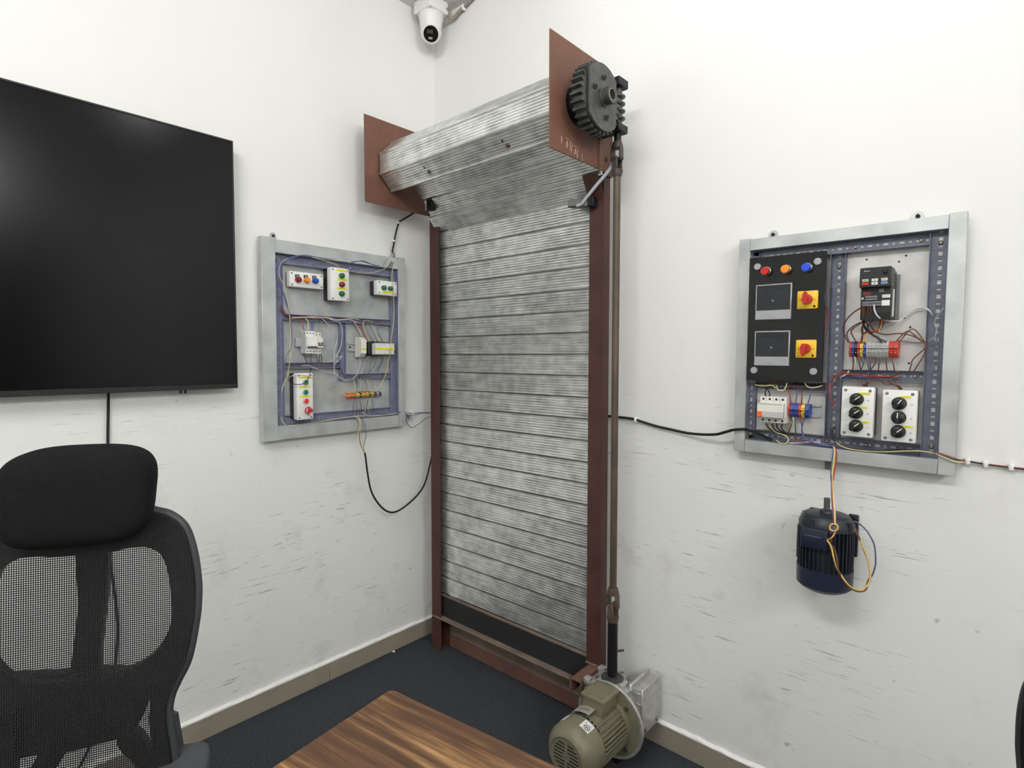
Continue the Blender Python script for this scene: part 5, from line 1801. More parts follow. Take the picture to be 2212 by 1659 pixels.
many('wire slanting down to the relay row', 'wires above the small panel\'s relay row', ['brown', 'white', 'red', 'red', 'yellow', 'grey', 'white', 'grey', 'yellow', 'white', 'slate', 'grey'], [
    [(0.0460, -0.4751, 1.4722), (0.0460, -0.4549, 1.4409), (0.0550, -0.4445, 1.4124)], [(0.0460, -0.4689, 1.4743), (0.0460, -0.4466, 1.4448), (0.0600, -0.4406, 1.4178)], [(0.0460, -0.4485, 1.4662), (0.0460, -0.4279, 1.4310), (0.0500, -0.4119, 1.3934)], [(0.0460, -0.4402, 1.4648), (0.0460, -0.4174, 1.4278), (0.0500, -0.4034, 1.3917)],
    [(0.0380, -0.3709, 1.4772), (0.0460, -0.4148, 1.4804), (0.0500, -0.4281, 1.4670), (0.0500, -0.4179, 1.4385), (0.0500, -0.4075, 1.4098), (0.0500, -0.3927, 1.3919)], [(0.0460, -0.4234, 1.4655), (0.0460, -0.3983, 1.4283), (0.0500, -0.3797, 1.3940)], [(0.0460, -0.4044, 1.4627), (0.0460, -0.3811, 1.4252), (0.0500, -0.3667, 1.3924)],
    [(0.0460, -0.3937, 1.4631), (0.0460, -0.3724, 1.4291), (0.0500, -0.3558, 1.3919)], [(0.0460, -0.3872, 1.4652), (0.0460, -0.3658, 1.4293), (0.0500, -0.3456, 1.3909)], [(0.0460, -0.3765, 1.4620), (0.0460, -0.3549, 1.4222), (0.0500, -0.3359, 1.3893)], [(0.0460, -0.3547, 1.4610), (0.0460, -0.3496, 1.4261), (0.0500, -0.3269, 1.3876)], [(0.0460, -0.3656, 1.4624), (0.0460, -0.3417, 1.4189), (0.0500, -0.3202, 1.3858)]], 0.0013)
many('wire fanning down below the relay block', 'wires below the small panel\'s relay row', ['white', 'grey', 'slate', 'slate', 'grey', 'slate', 'black', 'grey'], [
    [(0.0500, -0.4024, 1.3328), (0.0460, -0.4169, 1.3064), (0.0380, -0.4324, 1.2626)], [(0.0500, -0.3911, 1.3328), (0.0460, -0.4041, 1.3019), (0.0380, -0.4248, 1.2580)], [(0.0500, -0.3780, 1.3328), (0.0460, -0.3885, 1.3062), (0.0380, -0.3939, 1.2639)], [(0.0500, -0.3596, 1.3328), (0.0460, -0.3676, 1.3016), (0.0380, -0.3991, 1.2574)],
    [(0.0500, -0.3516, 1.3328), (0.0460, -0.3623, 1.3015), (0.0460, -0.3783, 1.2839), (0.0380, -0.3861, 1.2638)], [(0.0500, -0.3355, 1.3328), (0.0460, -0.3410, 1.3058), (0.0380, -0.3677, 1.2634)], [(0.0500, -0.3302, 1.3328), (0.0460, -0.3329, 1.3103), (0.0380, -0.3544, 1.2631)], [(0.0500, -0.3248, 1.3328), (0.0460, -0.3275, 1.3012), (0.0380, -0.3464, 1.2607)]], 0.0012)
many('wire above the small panel\'s terminal block', 'wires into the top of the small panel\'s terminal block', ['yellow', 'slate', 'white', 'white', 'grey', 'white', 'yellow', 'grey'], [
    [(0.0380, -0.4678, 1.2394), (0.0460, -0.4667, 1.2158), (0.0460, -0.4634, 1.1917)], [(0.0380, -0.4553, 1.2391), (0.0460, -0.4567, 1.2198), (0.0460, -0.4550, 1.1914)], [(0.0380, -0.4478, 1.2388), (0.0460, -0.4381, 1.2191), (0.0460, -0.4358, 1.1905)], [(0.0380, -0.4352, 1.2385), (0.0460, -0.4254, 1.2187), (0.0460, -0.4205, 1.1898)],
    [(0.0380, -0.4199, 1.2380), (0.0460, -0.4177, 1.2184), (0.0460, -0.4103, 1.1893)], [(0.0380, -0.4045, 1.2376), (0.0460, -0.4022, 1.2223), (0.0460, -0.3973, 1.1888)], [(0.0380, -0.3915, 1.2372), (0.0460, -0.3919, 1.2130), (0.0460, -0.3869, 1.1883)], [(0.0380, -0.3784, 1.2368), (0.0460, -0.3788, 1.2147), (0.0460, -0.3727, 1.1877)]], 0.0012)
many('wire below the small panel\'s terminal block', 'wires below the small panel\'s terminal block', ['brown', 'slate', 'brown', 'yellow', 'blue', 'yellow', 'blue'], [
    [(0.0460, -0.4703, 1.1529), (0.0460, -0.4740, 1.1292), (0.0360, -0.4694, 1.0998)], [(0.0460, -0.4573, 1.1522), (0.0460, -0.4596, 1.1283), (0.0360, -0.4493, 1.1005)], [(0.0460, -0.4438, 1.1514), (0.0460, -0.4374, 1.1268), (0.0360, -0.4290, 1.0990)], [(0.0460, -0.4209, 1.1523), (0.0460, -0.4149, 1.1253), (0.0360, -0.4136, 1.1001)],
    [(0.0460, -0.4044, 1.1513), (0.0460, -0.4098, 1.1250), (0.0360, -0.4064, 1.0996)], [(0.0460, -0.3898, 1.1505), (0.0460, -0.4046, 1.1247), (0.0360, -0.3929, 1.1008)], [(0.0460, -0.3846, 1.1502), (0.0460, -0.3795, 1.1275), (0.0360, -0.3713, 1.1015)]], 0.0013)
many('wire lying along the small panel\'s middle trough', 'wires along the small panel\'s middle trough', ['brown', 'red', 'yellow', 'white', 'brown', 'brown'], [
    [(0.0300, -0.7663, 1.5113), (0.0340, -0.7485, 1.4846), (0.0340, -0.7247, 1.4761), (0.0340, -0.6756, 1.4769), (0.0340, -0.6173, 1.4849), (0.0340, -0.5530, 1.4795), (0.0340, -0.4856, 1.4881), (0.0340, -0.4280, 1.4765), (0.0340, -0.3239, 1.4813)], [(0.0360, -0.7462, 1.4749), (0.0360, -0.6978, 1.4823), (0.0360, -0.6479, 1.4765), (0.0360, -0.5734, 1.4778), (0.0360, -0.5150, 1.4785)], [(0.0370, -0.7297, 1.4741), (0.0370, -0.6843, 1.4797), (0.0370, -0.6411, 1.4852), (0.0370, -0.5891, 1.4828), (0.0370, -0.5353, 1.4785), (0.0370, -0.4794, 1.4865), (0.0370, -0.4383, 1.4832)],
    [(0.0380, -0.7267, 1.4775), (0.0380, -0.6705, 1.4820), (0.0380, -0.6270, 1.4798), (0.0380, -0.5821, 1.4865), (0.0380, -0.5359, 1.4767), (0.0380, -0.4801, 1.4811), (0.0380, -0.4391, 1.4687)], [(0.0300, -0.7664, 1.5048), (0.0320, -0.7525, 1.4877), (0.0320, -0.7339, 1.4806), (0.0320, -0.6456, 1.4818), (0.0320, -0.5710, 1.4856)], [(0.0300, -0.7678, 1.5241), (0.0330, -0.7545, 1.4989), (0.0330, -0.7378, 1.4830), (0.0330, -0.6963, 1.4776)]], 0.0014)
wire('wire', [(0.0360, -0.7482, 1.3031), (0.0360, -0.6593, 1.2981), (0.0360, -0.5968, 1.2932), (0.0360, -0.5552, 1.2969), (0.0400, -0.5294, 1.2860), (0.0380, -0.5140, 1.2601), (0.0360, -0.4739, 1.2482), (0.0360, -0.3770, 1.2479)], 0.0016, 'brown', 'brown wire running along the lower trough and down past the divider', GL)
wire('wire', [(0.0420, -0.6548, 1.2880), (0.0780, -0.6817, 1.2652), (0.0880, -0.6946, 1.2479), (0.0900, -0.7149, 1.2317), (0.0860, -0.7378, 1.2296), (0.0600, -0.7470, 1.2347), (0.0450, -0.7494, 1.2480)], 0.0013, 'black', 'black wire curling over the upper green button of the four-button box', GL)
wire('wire', [(0.0440, -0.7390, 1.3584), (0.0440, -0.7516, 1.3406), (0.0440, -0.7580, 1.3210), (0.0440, -0.7627, 1.2857), (0.0440, -0.7550, 1.2541), (0.0440, -0.7489, 1.2480)], 0.0014, 'slate', 'dark slate wire beside the small panel\'s lower left channel', GL)
wire('wire', [(0.0400, -0.7777, 1.1092), (0.0440, -0.7679, 1.0850), (0.0460, -0.7485, 1.0716), (0.0460, -0.6938, 1.0747), (0.0460, -0.6052, 1.0793), (0.0460, -0.5112, 1.0864), (0.0440, -0.4201, 1.0856)], 0.0014, 'yellow', 'cream wire running along the small panel\'s bottom channel', GL)
many('wire draped along the small panel\'s top channel', 'wires along the small panel\'s top channel', ['yellow', 'slate', 'blue'], [
    [(0.0440, -0.6491, 1.7111), (0.0450, -0.5910, 1.7032), (0.0450, -0.5531, 1.6960), (0.0440, -0.5333, 1.6898)], [(0.0500, -0.5094, 1.6938), (0.0440, -0.4653, 1.7136), (0.0440, -0.4198, 1.7246), (0.0440, -0.3731, 1.7140), (0.0440, -0.3382, 1.7145)], [(0.0440, -0.4775, 1.7139), (0.0440, -0.4323, 1.7219), (0.0440, -0.3902, 1.7174), (0.0440, -0.3557, 1.7124)]])
wire('wire', [(0.0500, -0.4837, 1.6776), (0.0460, -0.4506, 1.6734), (0.0460, -0.4089, 1.6751), (0.0460, -0.3660, 1.6848), (0.0460, -0.3220, 1.7015), (0.0460, -0.2857, 1.7354), (0.0200, -0.2479, 1.7805)], 0.0013, 'green_yellow', 'yellow wire sagging from the three-button box to the panel\'s top right corner', GL)
many('wire fanning into the small panel\'s top right corner', 'wires fanning into the small panel\'s top right corner', ['grey', 'white', 'blue', 'blue', 'yellow', 'slate'], [
    [(0.0120, -0.2443, 1.7895), (0.0300, -0.2738, 1.7647), (0.0460, -0.3083, 1.7400), (0.0440, -0.3227, 1.7163)], [(0.0120, -0.2429, 1.7878), (0.0300, -0.2683, 1.7617), (0.0460, -0.2970, 1.7340), (0.0440, -0.3115, 1.7102)], [(0.0120, -0.2420, 1.7860), (0.0300, -0.2624, 1.7587), (0.0460, -0.2857, 1.7317), (0.0440, -0.3026, 1.7039)],
    [(0.0120, -0.2420, 1.7860), (0.0300, -0.2591, 1.7591), (0.0460, -0.2811, 1.7322), (0.0440, -0.2889, 1.7166)], [(0.0120, -0.2501, 1.8228), (0.0300, -0.2737, 1.7910), (0.0300, -0.2669, 1.7694), (0.0460, -0.3039, 1.7221), (0.0440, -0.3161, 1.7023)], [(0.0120, -0.2401, 1.7844), (0.0300, -0.2554, 1.7558), (0.0460, -0.2743, 1.7293), (0.0440, -0.2844, 1.7096)]], 0.0013)
wire('limit_switch_cable', [(0.1000, -0.1194, 1.9822), (0.0800, -0.1404, 1.9815), (0.0300, -0.1428, 1.9745), (0.0140, -0.1674, 1.9537), (0.0120, -0.2024, 1.9312), (0.0120, -0.2153, 1.9187), (0.0120, -0.2256, 1.8944), (0.0120, -0.2334, 1.8685), (0.0120, -0.2386, 1.8472), (0.0120, -0.2412, 1.8304), (0.0120, -0.2464, 1.8092), (0.0120, -0.2515, 1.7881), (0.0120, -0.2501, 1.7760)], 0.0036, M['black_cable'], 'dark cable clipped to the wall between the left limit switch and small panel', cat='cable')
for nm, (q) in (('upper', (-0.2158, 1.9183)), ('lower', (-0.2426, 1.8361))):
    t = on_left('cable_clip', 'white clip on the dark cable above the small panel, ' + nm + ' of the two', 'cable clip', q, 0, 'cable clips above the small panel')
    MB().box((0, 0, 0.009), (0.014, 0.009, 0.014), 0.002).build('saddle', M['white'], t)
# hanging cable between small panel and shutter
many('wire core joining the top of the hanging black cable', 'cores of the hanging black cable', ['yellow', 'brown', 'slate', 'green_yellow'], [
    [(0.0400, -0.4705, 1.0893), (0.0500, -0.4571, 1.0780), (0.0540, -0.4474, 1.0534), (0.0550, -0.4574, 1.0150), (0.0550, -0.4567, 0.9841), (0.0550, -0.4389, 0.9468), (0.0550, -0.4268, 0.9275)], [(0.0400, -0.4631, 1.0887), (0.0500, -0.4497, 1.0665), (0.0520, -0.4442, 1.0397), (0.0530, -0.4522, 1.0054), (0.0530, -0.4449, 0.9694), (0.0530, -0.4325, 0.9413), (0.0530, -0.4244, 0.9269)],
    [(0.0400, -0.4404, 1.0913), (0.0520, -0.4282, 1.0604), (0.0560, -0.4220, 1.0247), (0.0560, -0.4238, 0.9939), (0.0560, -0.4322, 0.9638), (0.0560, -0.4334, 0.9462), (0.0560, -0.4259, 0.9266)], [(0.0400, -0.4455, 1.0895), (0.0500, -0.4456, 1.0661), (0.0570, -0.4466, 1.0228), (0.0570, -0.4408, 0.9870), (0.0570, -0.4370, 0.9600), (0.0570, -0.4310, 0.9416), (0.0570, -0.4260, 0.9268)]], 0.0015)
wire('hanging_cable', [(0.0580, -0.4297, 0.9327), (0.0580, -0.4248, 0.9098), (0.0580, -0.4229, 0.8917), (0.0580, -0.4151, 0.8370), (0.0580, -0.4011, 0.7717), (0.0580, -0.3751, 0.7216), (0.0580, -0.3376, 0.6775), (0.0580, -0.2963, 0.6542), (0.0580, -0.2481, 0.6570), (0.0580, -0.1774, 0.6887), (0.0580, -0.1286, 0.7260), (0.0700, -0.1105, 0.7763), (0.0750, -0.0914, 0.8477), (0.0800, -0.0779, 0.9103)], 0.0042, M['black_cable'], 'black cable hanging in a loop between the small panel and shutter post', cat='cable')
many('wire running from the small panel to the shutter', 'wires between the small panel and the shutter', ['slate', 'blue', 'yellow', 'slate', 'white', 'slate'], [
    [(0.0400, -0.3914, 1.1010), (0.0400, -0.3383, 1.0903), (0.0400, -0.2834, 1.0849), (0.0460, -0.2483, 1.0855), (0.0300, -0.2015, 1.0780), (0.0200, -0.1701, 1.0643), (0.0200, -0.1460, 1.0663), (0.0300, -0.1049, 1.0722), (0.0500, -0.0458, 1.0679)], [(0.0400, -0.3809, 1.0980), (0.0400, -0.3111, 1.0851), (0.0460, -0.2540, 1.0878), (0.0300, -0.1956, 1.0837), (0.0200, -0.1580, 1.0740), (0.0300, -0.1173, 1.0756), (0.0500, -0.0458, 1.0698)],
    [(0.0400, -0.4276, 1.1014), (0.0400, -0.4019, 1.0839), (0.0400, -0.3275, 1.0804), (0.0460, -0.2540, 1.0845), (0.0200, -0.1820, 1.0700), (0.0200, -0.1520, 1.0750)], [(0.0200, -0.1701, 1.0522), (0.0200, -0.1820, 1.0652), (0.0200, -0.1833, 1.0413), (0.0220, -0.1718, 1.0188), (0.0260, -0.1540, 1.0103), (0.0300, -0.1174, 1.0258), (0.0400, -0.0882, 1.0472), (0.0500, -0.0458, 1.0594)],
    [(0.0300, -0.2073, 1.0765), (0.0200, -0.1761, 1.0647), (0.0200, -0.1581, 1.0561), (0.0180, -0.1686, 1.0423), (0.0180, -0.1805, 1.0601), (0.0200, -0.1460, 1.0624)], [(0.0300, -0.1897, 1.0723), (0.0200, -0.1641, 1.0590), (0.0200, -0.1551, 1.0486), (0.0180, -0.1656, 1.0454), (0.0180, -0.1746, 1.0539)]], 0.0016)
q = (-0.1490, 1.0723)
t = on_left('cable_clip', 'white clip holding the wire bunch beside the small panel\'s lower right corner', 'cable clip', q, 0)
MB().box((0, 0, 0.012), (0.009, 0.014, 0.02), 0.002).build('saddle', M['white'], t)
wire('wire', [(0.0200, -0.0428, 0.1612), (0.0250, -0.0754, 0.1286), (0.0300, -0.0853, 0.0777), (0.0300, -0.0713, 0.0344), (0.0400, -0.0570, 0.0145)], 0.0012, 'grey', 'thin grey wire end curling beside the foot of the left post', None)

# right panel
many('wire hanging from the motor drive to the terminals', 'brown wires between motor drive and terminal block', ['brown', 'brown', 'brown', 'black', 'brown', 'brown', 'black', 'brown', 'brown'], [
    [(1.7652, -0.0920, 1.4718), (1.7438, -0.0800, 1.4585), (1.7271, -0.0700, 1.4401), (1.7196, -0.0600, 1.4188), (1.7224, -0.0500, 1.4013), (1.7309, -0.0500, 1.3835)], [(1.7686, -0.0960, 1.4756), (1.7671, -0.0900, 1.4612), (1.7674, -0.0800, 1.4383), (1.7560, -0.0700, 1.4327), (1.7430, -0.0700, 1.4244), (1.7296, -0.0600, 1.4097), (1.7305, -0.0550, 1.3945), (1.7363, -0.0530, 1.3823)],
    [(1.7732, -0.0960, 1.4753), (1.7717, -0.0900, 1.4610), (1.7691, -0.0800, 1.4404), (1.7561, -0.0700, 1.4284), (1.7469, -0.0700, 1.4221), (1.7386, -0.0600, 1.4118), (1.7427, -0.0560, 1.3987), (1.7509, -0.0540, 1.3833)], [(1.7777, -0.0960, 1.4751), (1.7787, -0.0900, 1.4607), (1.7724, -0.0800, 1.4424), (1.7690, -0.0700, 1.4237), (1.7813, -0.0600, 1.4066), (1.7994, -0.0560, 1.3957), (1.8068, -0.0540, 1.3825)],
    [(1.7805, -0.0960, 1.4750), (1.7800, -0.0900, 1.4585), (1.7762, -0.0800, 1.4380), (1.7780, -0.0650, 1.4172), (1.7869, -0.0600, 1.4022), (1.7957, -0.0560, 1.3958), (1.8175, -0.0540, 1.3849)], [(1.7850, -0.0960, 1.4747), (1.7846, -0.0900, 1.4583), (1.7838, -0.0800, 1.4314), (1.7929, -0.0650, 1.4126), (1.8136, -0.0560, 1.4036), (1.8446, -0.0500, 1.4058), (1.8709, -0.0500, 1.3991), (1.8929, -0.0450, 1.3845)],
    [(1.7687, -0.0850, 1.4402), (1.7713, -0.0700, 1.4236), (1.7888, -0.0600, 1.4022), (1.8031, -0.0550, 1.3872)], [(1.7868, -0.0960, 1.4746), (1.7867, -0.0900, 1.4582), (1.7798, -0.0800, 1.4421), (1.7639, -0.0700, 1.4217), (1.7648, -0.0600, 1.3961), (1.7605, -0.0540, 1.3821)], [(1.7690, -0.0960, 1.4734), (1.7698, -0.0900, 1.4526), (1.7664, -0.0750, 1.4279), (1.7649, -0.0600, 1.4047), (1.7624, -0.0540, 1.3821)]], 0.0017)
wire('wire', [(1.7934, -0.0980, 1.4773), (1.7948, -0.0960, 1.4638), (1.7999, -0.0940, 1.4512), (1.8077, -0.0850, 1.4420), (1.8201, -0.0600, 1.4379), (1.8322, -0.0450, 1.4374), (1.8414, -0.0350, 1.4397), (1.8543, -0.0300, 1.4546), (1.8712, -0.0300, 1.4675), (1.8867, -0.0320, 1.4691), (1.8997, -0.0420, 1.4619), (1.9057, -0.0300, 1.4505)], 0.0021, 'white', 'thick white wire sweeping right from the motor drive to the edge channel', GR)
many('power wire under the motor drive', 'power wires under the motor drive', ['red', 'amber', 'blue', 'slate'], [
    [(1.8045, -0.0850, 1.4557), (1.8049, -0.0750, 1.4373), (1.7984, -0.0600, 1.4148), (1.7900, -0.0800, 1.4101), (1.7737, -0.0600, 1.4111), (1.7630, -0.0560, 1.4005), (1.7614, -0.0540, 1.3821)], [(1.8143, -0.0850, 1.4574), (1.8080, -0.0750, 1.4414), (1.8060, -0.0650, 1.4272), (1.8002, -0.0600, 1.4148), (1.7879, -0.0560, 1.4098), (1.7730, -0.0560, 1.4090), (1.7686, -0.0550, 1.3962), (1.7718, -0.0540, 1.3821)],
    [(1.8214, -0.0850, 1.4550), (1.8117, -0.0700, 1.4394), (1.8080, -0.0600, 1.4252), (1.8023, -0.0560, 1.4149)], [(1.7938, -0.0850, 1.4540), (1.7890, -0.0700, 1.4423), (1.7786, -0.0600, 1.4303), (1.7729, -0.0560, 1.4134)]], 0.0018)
many('wire loop right of the long terminal block', 'brown loops beside the long terminal block', 'brown', [
    [(1.8370, -0.0500, 1.3875), (1.8591, -0.0450, 1.4114), (1.8806, -0.0450, 1.3942), (1.8942, -0.0450, 1.3829), (1.8968, -0.0450, 1.3704), (1.8843, -0.0450, 1.3551), (1.8722, -0.0450, 1.3395), (1.8683, -0.0450, 1.3211), (1.8646, -0.0360, 1.3081)], [(1.8442, -0.0500, 1.3861), (1.8676, -0.0400, 1.4170), (1.8905, -0.0400, 1.3914), (1.8972, -0.0400, 1.3747), (1.8942, -0.0400, 1.3524), (1.8847, -0.0400, 1.3313), (1.8745, -0.0360, 1.3112)]], 0.0016)
wire('wire', [(1.9294, -0.0460, 1.4668), (1.9249, -0.0460, 1.4589), (1.9171, -0.0450, 1.4472), (1.9124, -0.0440, 1.4291), (1.9169, -0.0440, 1.4148), (1.9147, -0.0440, 1.3986), (1.9027, -0.0430, 1.3844)] , 0.0015, 'grey', 'pale grey wire over the slotted holes of the right edge channel', GR)
wire('wire', [(1.8370, -0.0500, 1.3884), (1.8486, -0.0300, 1.3878), (1.8691, -0.0220, 1.3841), (1.8828, -0.0200, 1.3840), (1.9057, -0.0440, 1.3884), (1.9168, -0.0460, 1.3937)], 0.0013, 'grey', 'grey wire from the long terminal block to the right edge channel', GR)
wire('wire', [(1.9192, -0.0440, 1.3965), (1.9172, -0.0430, 1.3773), (1.9133, -0.0430, 1.3608), (1.9130, -0.0430, 1.3387), (1.9166, -0.0430, 1.3221), (1.9130, -0.0400, 1.3026)], 0.0015, 'slate', 'dark wire hanging inside the right edge channel', GR)
many('wire below the long terminal block', 'wires below the long terminal block', ['brown', 'yellow', 'brown', 'slate', 'slate', 'brown', 'brown', 'brown', 'brown', 'brown'], [
    [(1.7432, -0.0500, 1.3468), (1.7438, -0.0500, 1.3305), (1.7407, -0.0360, 1.3108)], [(1.7469, -0.0500, 1.3469), (1.7495, -0.0500, 1.3306), (1.7444, -0.0360, 1.3108)], [(1.7554, -0.0500, 1.3469), (1.7577, -0.0500, 1.3307), (1.7600, -0.0360, 1.3112)], [(1.7631, -0.0500, 1.3470), (1.7675, -0.0500, 1.3308), (1.7595, -0.0360, 1.3112)], [(1.7758, -0.0500, 1.3457), (1.7777, -0.0500, 1.3281), (1.7780, -0.0360, 1.3102)],
    [(1.7821, -0.0500, 1.3457), (1.7823, -0.0500, 1.3282), (1.7815, -0.0360, 1.3103)], [(1.7952, -0.0500, 1.3453), (1.7939, -0.0500, 1.3313), (1.7815, -0.0360, 1.3118)], [(1.8034, -0.0500, 1.3445), (1.8022, -0.0500, 1.3285), (1.7986, -0.0360, 1.3101)], [(1.8173, -0.0500, 1.3446), (1.8179, -0.0500, 1.3288), (1.8184, -0.0360, 1.3098)], [(1.8294, -0.0500, 1.3447), (1.8332, -0.0500, 1.3276), (1.8345, -0.0360, 1.3088)]], 0.0014)
many('wire along the trough above the selector boxes', 'wires along the trough above the selector boxes', ['brown', 'red', 'blue', 'brown', 'white'], [
    [(1.6866, -0.0400, 1.2695), (1.7009, -0.0400, 1.2930), (1.7132, -0.0360, 1.3055), (1.7373, -0.0360, 1.3031), (1.7763, -0.0360, 1.2998), (1.8140, -0.0360, 1.2951), (1.8382, -0.0360, 1.3002), (1.8414, -0.0440, 1.3091)], [(1.6902, -0.0380, 1.2742), (1.7008, -0.0400, 1.2961), (1.7164, -0.0380, 1.3026), (1.7431, -0.0380, 1.2988), (1.7894, -0.0380, 1.2958), (1.8266, -0.0380, 1.2956)], [(1.7085, -0.0370, 1.2917), (1.7269, -0.0370, 1.3014), (1.7509, -0.0370, 1.2945), (1.7741, -0.0370, 1.2953), (1.7762, -0.0370, 1.3072)],
    [(1.6951, -0.0340, 1.2650), (1.7082, -0.0420, 1.2903), (1.7265, -0.0340, 1.2967), (1.7632, -0.0340, 1.2964), (1.8138, -0.0340, 1.2936), (1.8525, -0.0340, 1.2963)], [(1.7112, -0.0370, 1.2902), (1.7270, -0.0370, 1.2998), (1.7320, -0.0370, 1.3090)]], 0.0017)
many('wire entering the top of a selector box', 'brown wires into the selector boxes', 'brown', [
    [(1.7589, -0.0380, 1.2918), (1.7616, -0.0500, 1.2789), (1.7686, -0.0450, 1.2731), (1.7762, -0.0450, 1.2749), (1.7743, -0.0400, 1.2657)], [(1.7769, -0.0380, 1.2910), (1.7768, -0.0500, 1.2810), (1.7699, -0.0450, 1.2717), (1.7654, -0.0400, 1.2638)], [(1.7972, -0.0380, 1.2887), (1.7869, -0.0500, 1.2829), (1.7736, -0.0450, 1.2748), (1.7692, -0.0400, 1.2655)],
    [(1.7996, -0.0380, 1.2903), (1.8155, -0.0500, 1.2782), (1.8307, -0.0450, 1.2771), (1.8453, -0.0450, 1.2720), (1.8510, -0.0400, 1.2606)], [(1.8195, -0.0380, 1.2881), (1.8337, -0.0500, 1.2789), (1.8454, -0.0450, 1.2692), (1.8474, -0.0400, 1.2604)], [(1.8353, -0.0380, 1.2901), (1.8409, -0.0500, 1.2806), (1.8513, -0.0450, 1.2694), (1.8522, -0.0400, 1.2607)]], 0.0017)
wire('wire', [(1.6870, -0.0420, 1.2711), (1.6903, -0.0450, 1.2498), (1.6961, -0.0450, 1.2256), (1.7046, -0.0440, 1.2076)], 0.0019, 'red', 'dark red wire running down the centre channel of the right panel', GR)
wire('wire', [(1.6714, -0.0500, 1.4823), (1.6767, -0.0400, 1.4703), (1.6765, -0.0400, 1.4431), (1.6727, -0.0500, 1.4111)], 0.0016, 'red', 'thin red wire bulging out beside the black meter plate', GR)
many('wire above the residual-current breaker', 'wires into the top of the residual-current breaker', ['black', 'black', 'green_yellow', 'yellow'], [
    [(1.5249, -0.0400, 1.2544), (1.5237, -0.0500, 1.2433), (1.5295, -0.0620, 1.2294)], [(1.5233, -0.0400, 1.2543), (1.5347, -0.0500, 1.2422), (1.5364, -0.0500, 1.2357), (1.5398, -0.0620, 1.2300)], [(1.4911, -0.0400, 1.2612), (1.5152, -0.0450, 1.2591), (1.5403, -0.0450, 1.2619), (1.5498, -0.0450, 1.2541)], [(1.5512, -0.0400, 1.2605), (1.5592, -0.0500, 1.2499), (1.5729, -0.0500, 1.2499), (1.5792, -0.0500, 1.2589), (1.5790, -0.0400, 1.2714)]], 0.0018)
many('wire leaving the bottom of the residual-current breaker', 'black wires below the residual-current breaker', ['black', 'black', 'black', 'black'], [
    [(1.5318, -0.0620, 1.1526), (1.5409, -0.0550, 1.1364), (1.5558, -0.0420, 1.1284), (1.5667, -0.0360, 1.1157)], [(1.5489, -0.0620, 1.1525), (1.5549, -0.0550, 1.1361), (1.5651, -0.0420, 1.1260), (1.5848, -0.0360, 1.1225)], [(1.5611, -0.0620, 1.1536), (1.5625, -0.0550, 1.1401), (1.5742, -0.0420, 1.1286), (1.5909, -0.0360, 1.1215)], [(1.5763, -0.0620, 1.1549), (1.5731, -0.0550, 1.1411), (1.5803, -0.0420, 1.1275)]], 0.0019)
wire('wire', [(1.5391, -0.0550, 1.1477), (1.5488, -0.0500, 1.1334), (1.5630, -0.0450, 1.1245), (1.5812, -0.0440, 1.1197), (1.5896, -0.0460, 1.1094), (1.5845, -0.0480, 1.0987), (1.5709, -0.0480, 1.0962), (1.5571, -0.0440, 1.1041)], 0.0019, 'green_yellow', 'yellow wire looping below the residual-current breaker', GR)
many('wire above the short terminal block', 'wires above the short terminal block', ['red', 'slate', 'brown', 'blue', 'yellow'], [
    [(1.5818, -0.0400, 1.2570), (1.5897, -0.0500, 1.2386), (1.5934, -0.0460, 1.2097)], [(1.6087, -0.0400, 1.2550), (1.6085, -0.0500, 1.2364), (1.6052, -0.0460, 1.2105)], [(1.6175, -0.0400, 1.2554), (1.6220, -0.0500, 1.2340), (1.6205, -0.0460, 1.2115)], [(1.6430, -0.0400, 1.2551), (1.6432, -0.0500, 1.2383), (1.6372, -0.0460, 1.2157)], [(1.6284, -0.0450, 1.2277), (1.6289, -0.0500, 1.2186), (1.6269, -0.0460, 1.2119)]], 0.0016)
many('wire below the short terminal block', 'wires below the short terminal block', ['yellow', 'slate', 'brown', 'blue', 'brown'], [
    [(1.6006, -0.0500, 1.1752), (1.6033, -0.0500, 1.1562), (1.5868, -0.0380, 1.1245)], [(1.6051, -0.0500, 1.1756), (1.6075, -0.0500, 1.1534), (1.6070, -0.0380, 1.1233)], [(1.6204, -0.0500, 1.1752), (1.6245, -0.0500, 1.1549), (1.6236, -0.0400, 1.1348), (1.6300, -0.0380, 1.1193)], [(1.6314, -0.0500, 1.1761), (1.6262, -0.0500, 1.1551), (1.6238, -0.0450, 1.1353), (1.6319, -0.0450, 1.1170), (1.6524, -0.0450, 1.1082), (1.6810, -0.0460, 1.1036), (1.7031, -0.0460, 1.1030)], [(1.5983, -0.0500, 1.1558), (1.5928, -0.0500, 1.1392), (1.5869, -0.0380, 1.1229)]], 0.0017)
many('wire in the trough under the black meter plate', 'wires under the meter plate', ['black', 'brown', 'black', 'yellow', 'slate'], [
    [(1.4932, -0.0370, 1.2646), (1.5376, -0.0370, 1.2680), (1.5746, -0.0370, 1.2663), (1.6280, -0.0370, 1.2669), (1.6790, -0.0370, 1.2721)], [(1.5065, -0.0380, 1.2602), (1.5534, -0.0380, 1.2703), (1.5990, -0.0380, 1.2641), (1.6514, -0.0380, 1.2632), (1.6857, -0.0420, 1.2710)], [(1.5684, -0.0360, 1.2611), (1.6101, -0.0360, 1.2709), (1.6451, -0.0360, 1.2660), (1.6814, -0.0360, 1.2737)], [(1.6257, -0.0400, 1.2716), (1.6348, -0.0400, 1.2610), (1.6520, -0.0400, 1.2602), (1.6714, -0.0400, 1.2673)], [(1.4967, -0.0370, 1.2564), (1.5442, -0.0370, 1.2584), (1.5988, -0.0370, 1.2602), (1.6624, -0.0370, 1.2637)]], 0.0019)
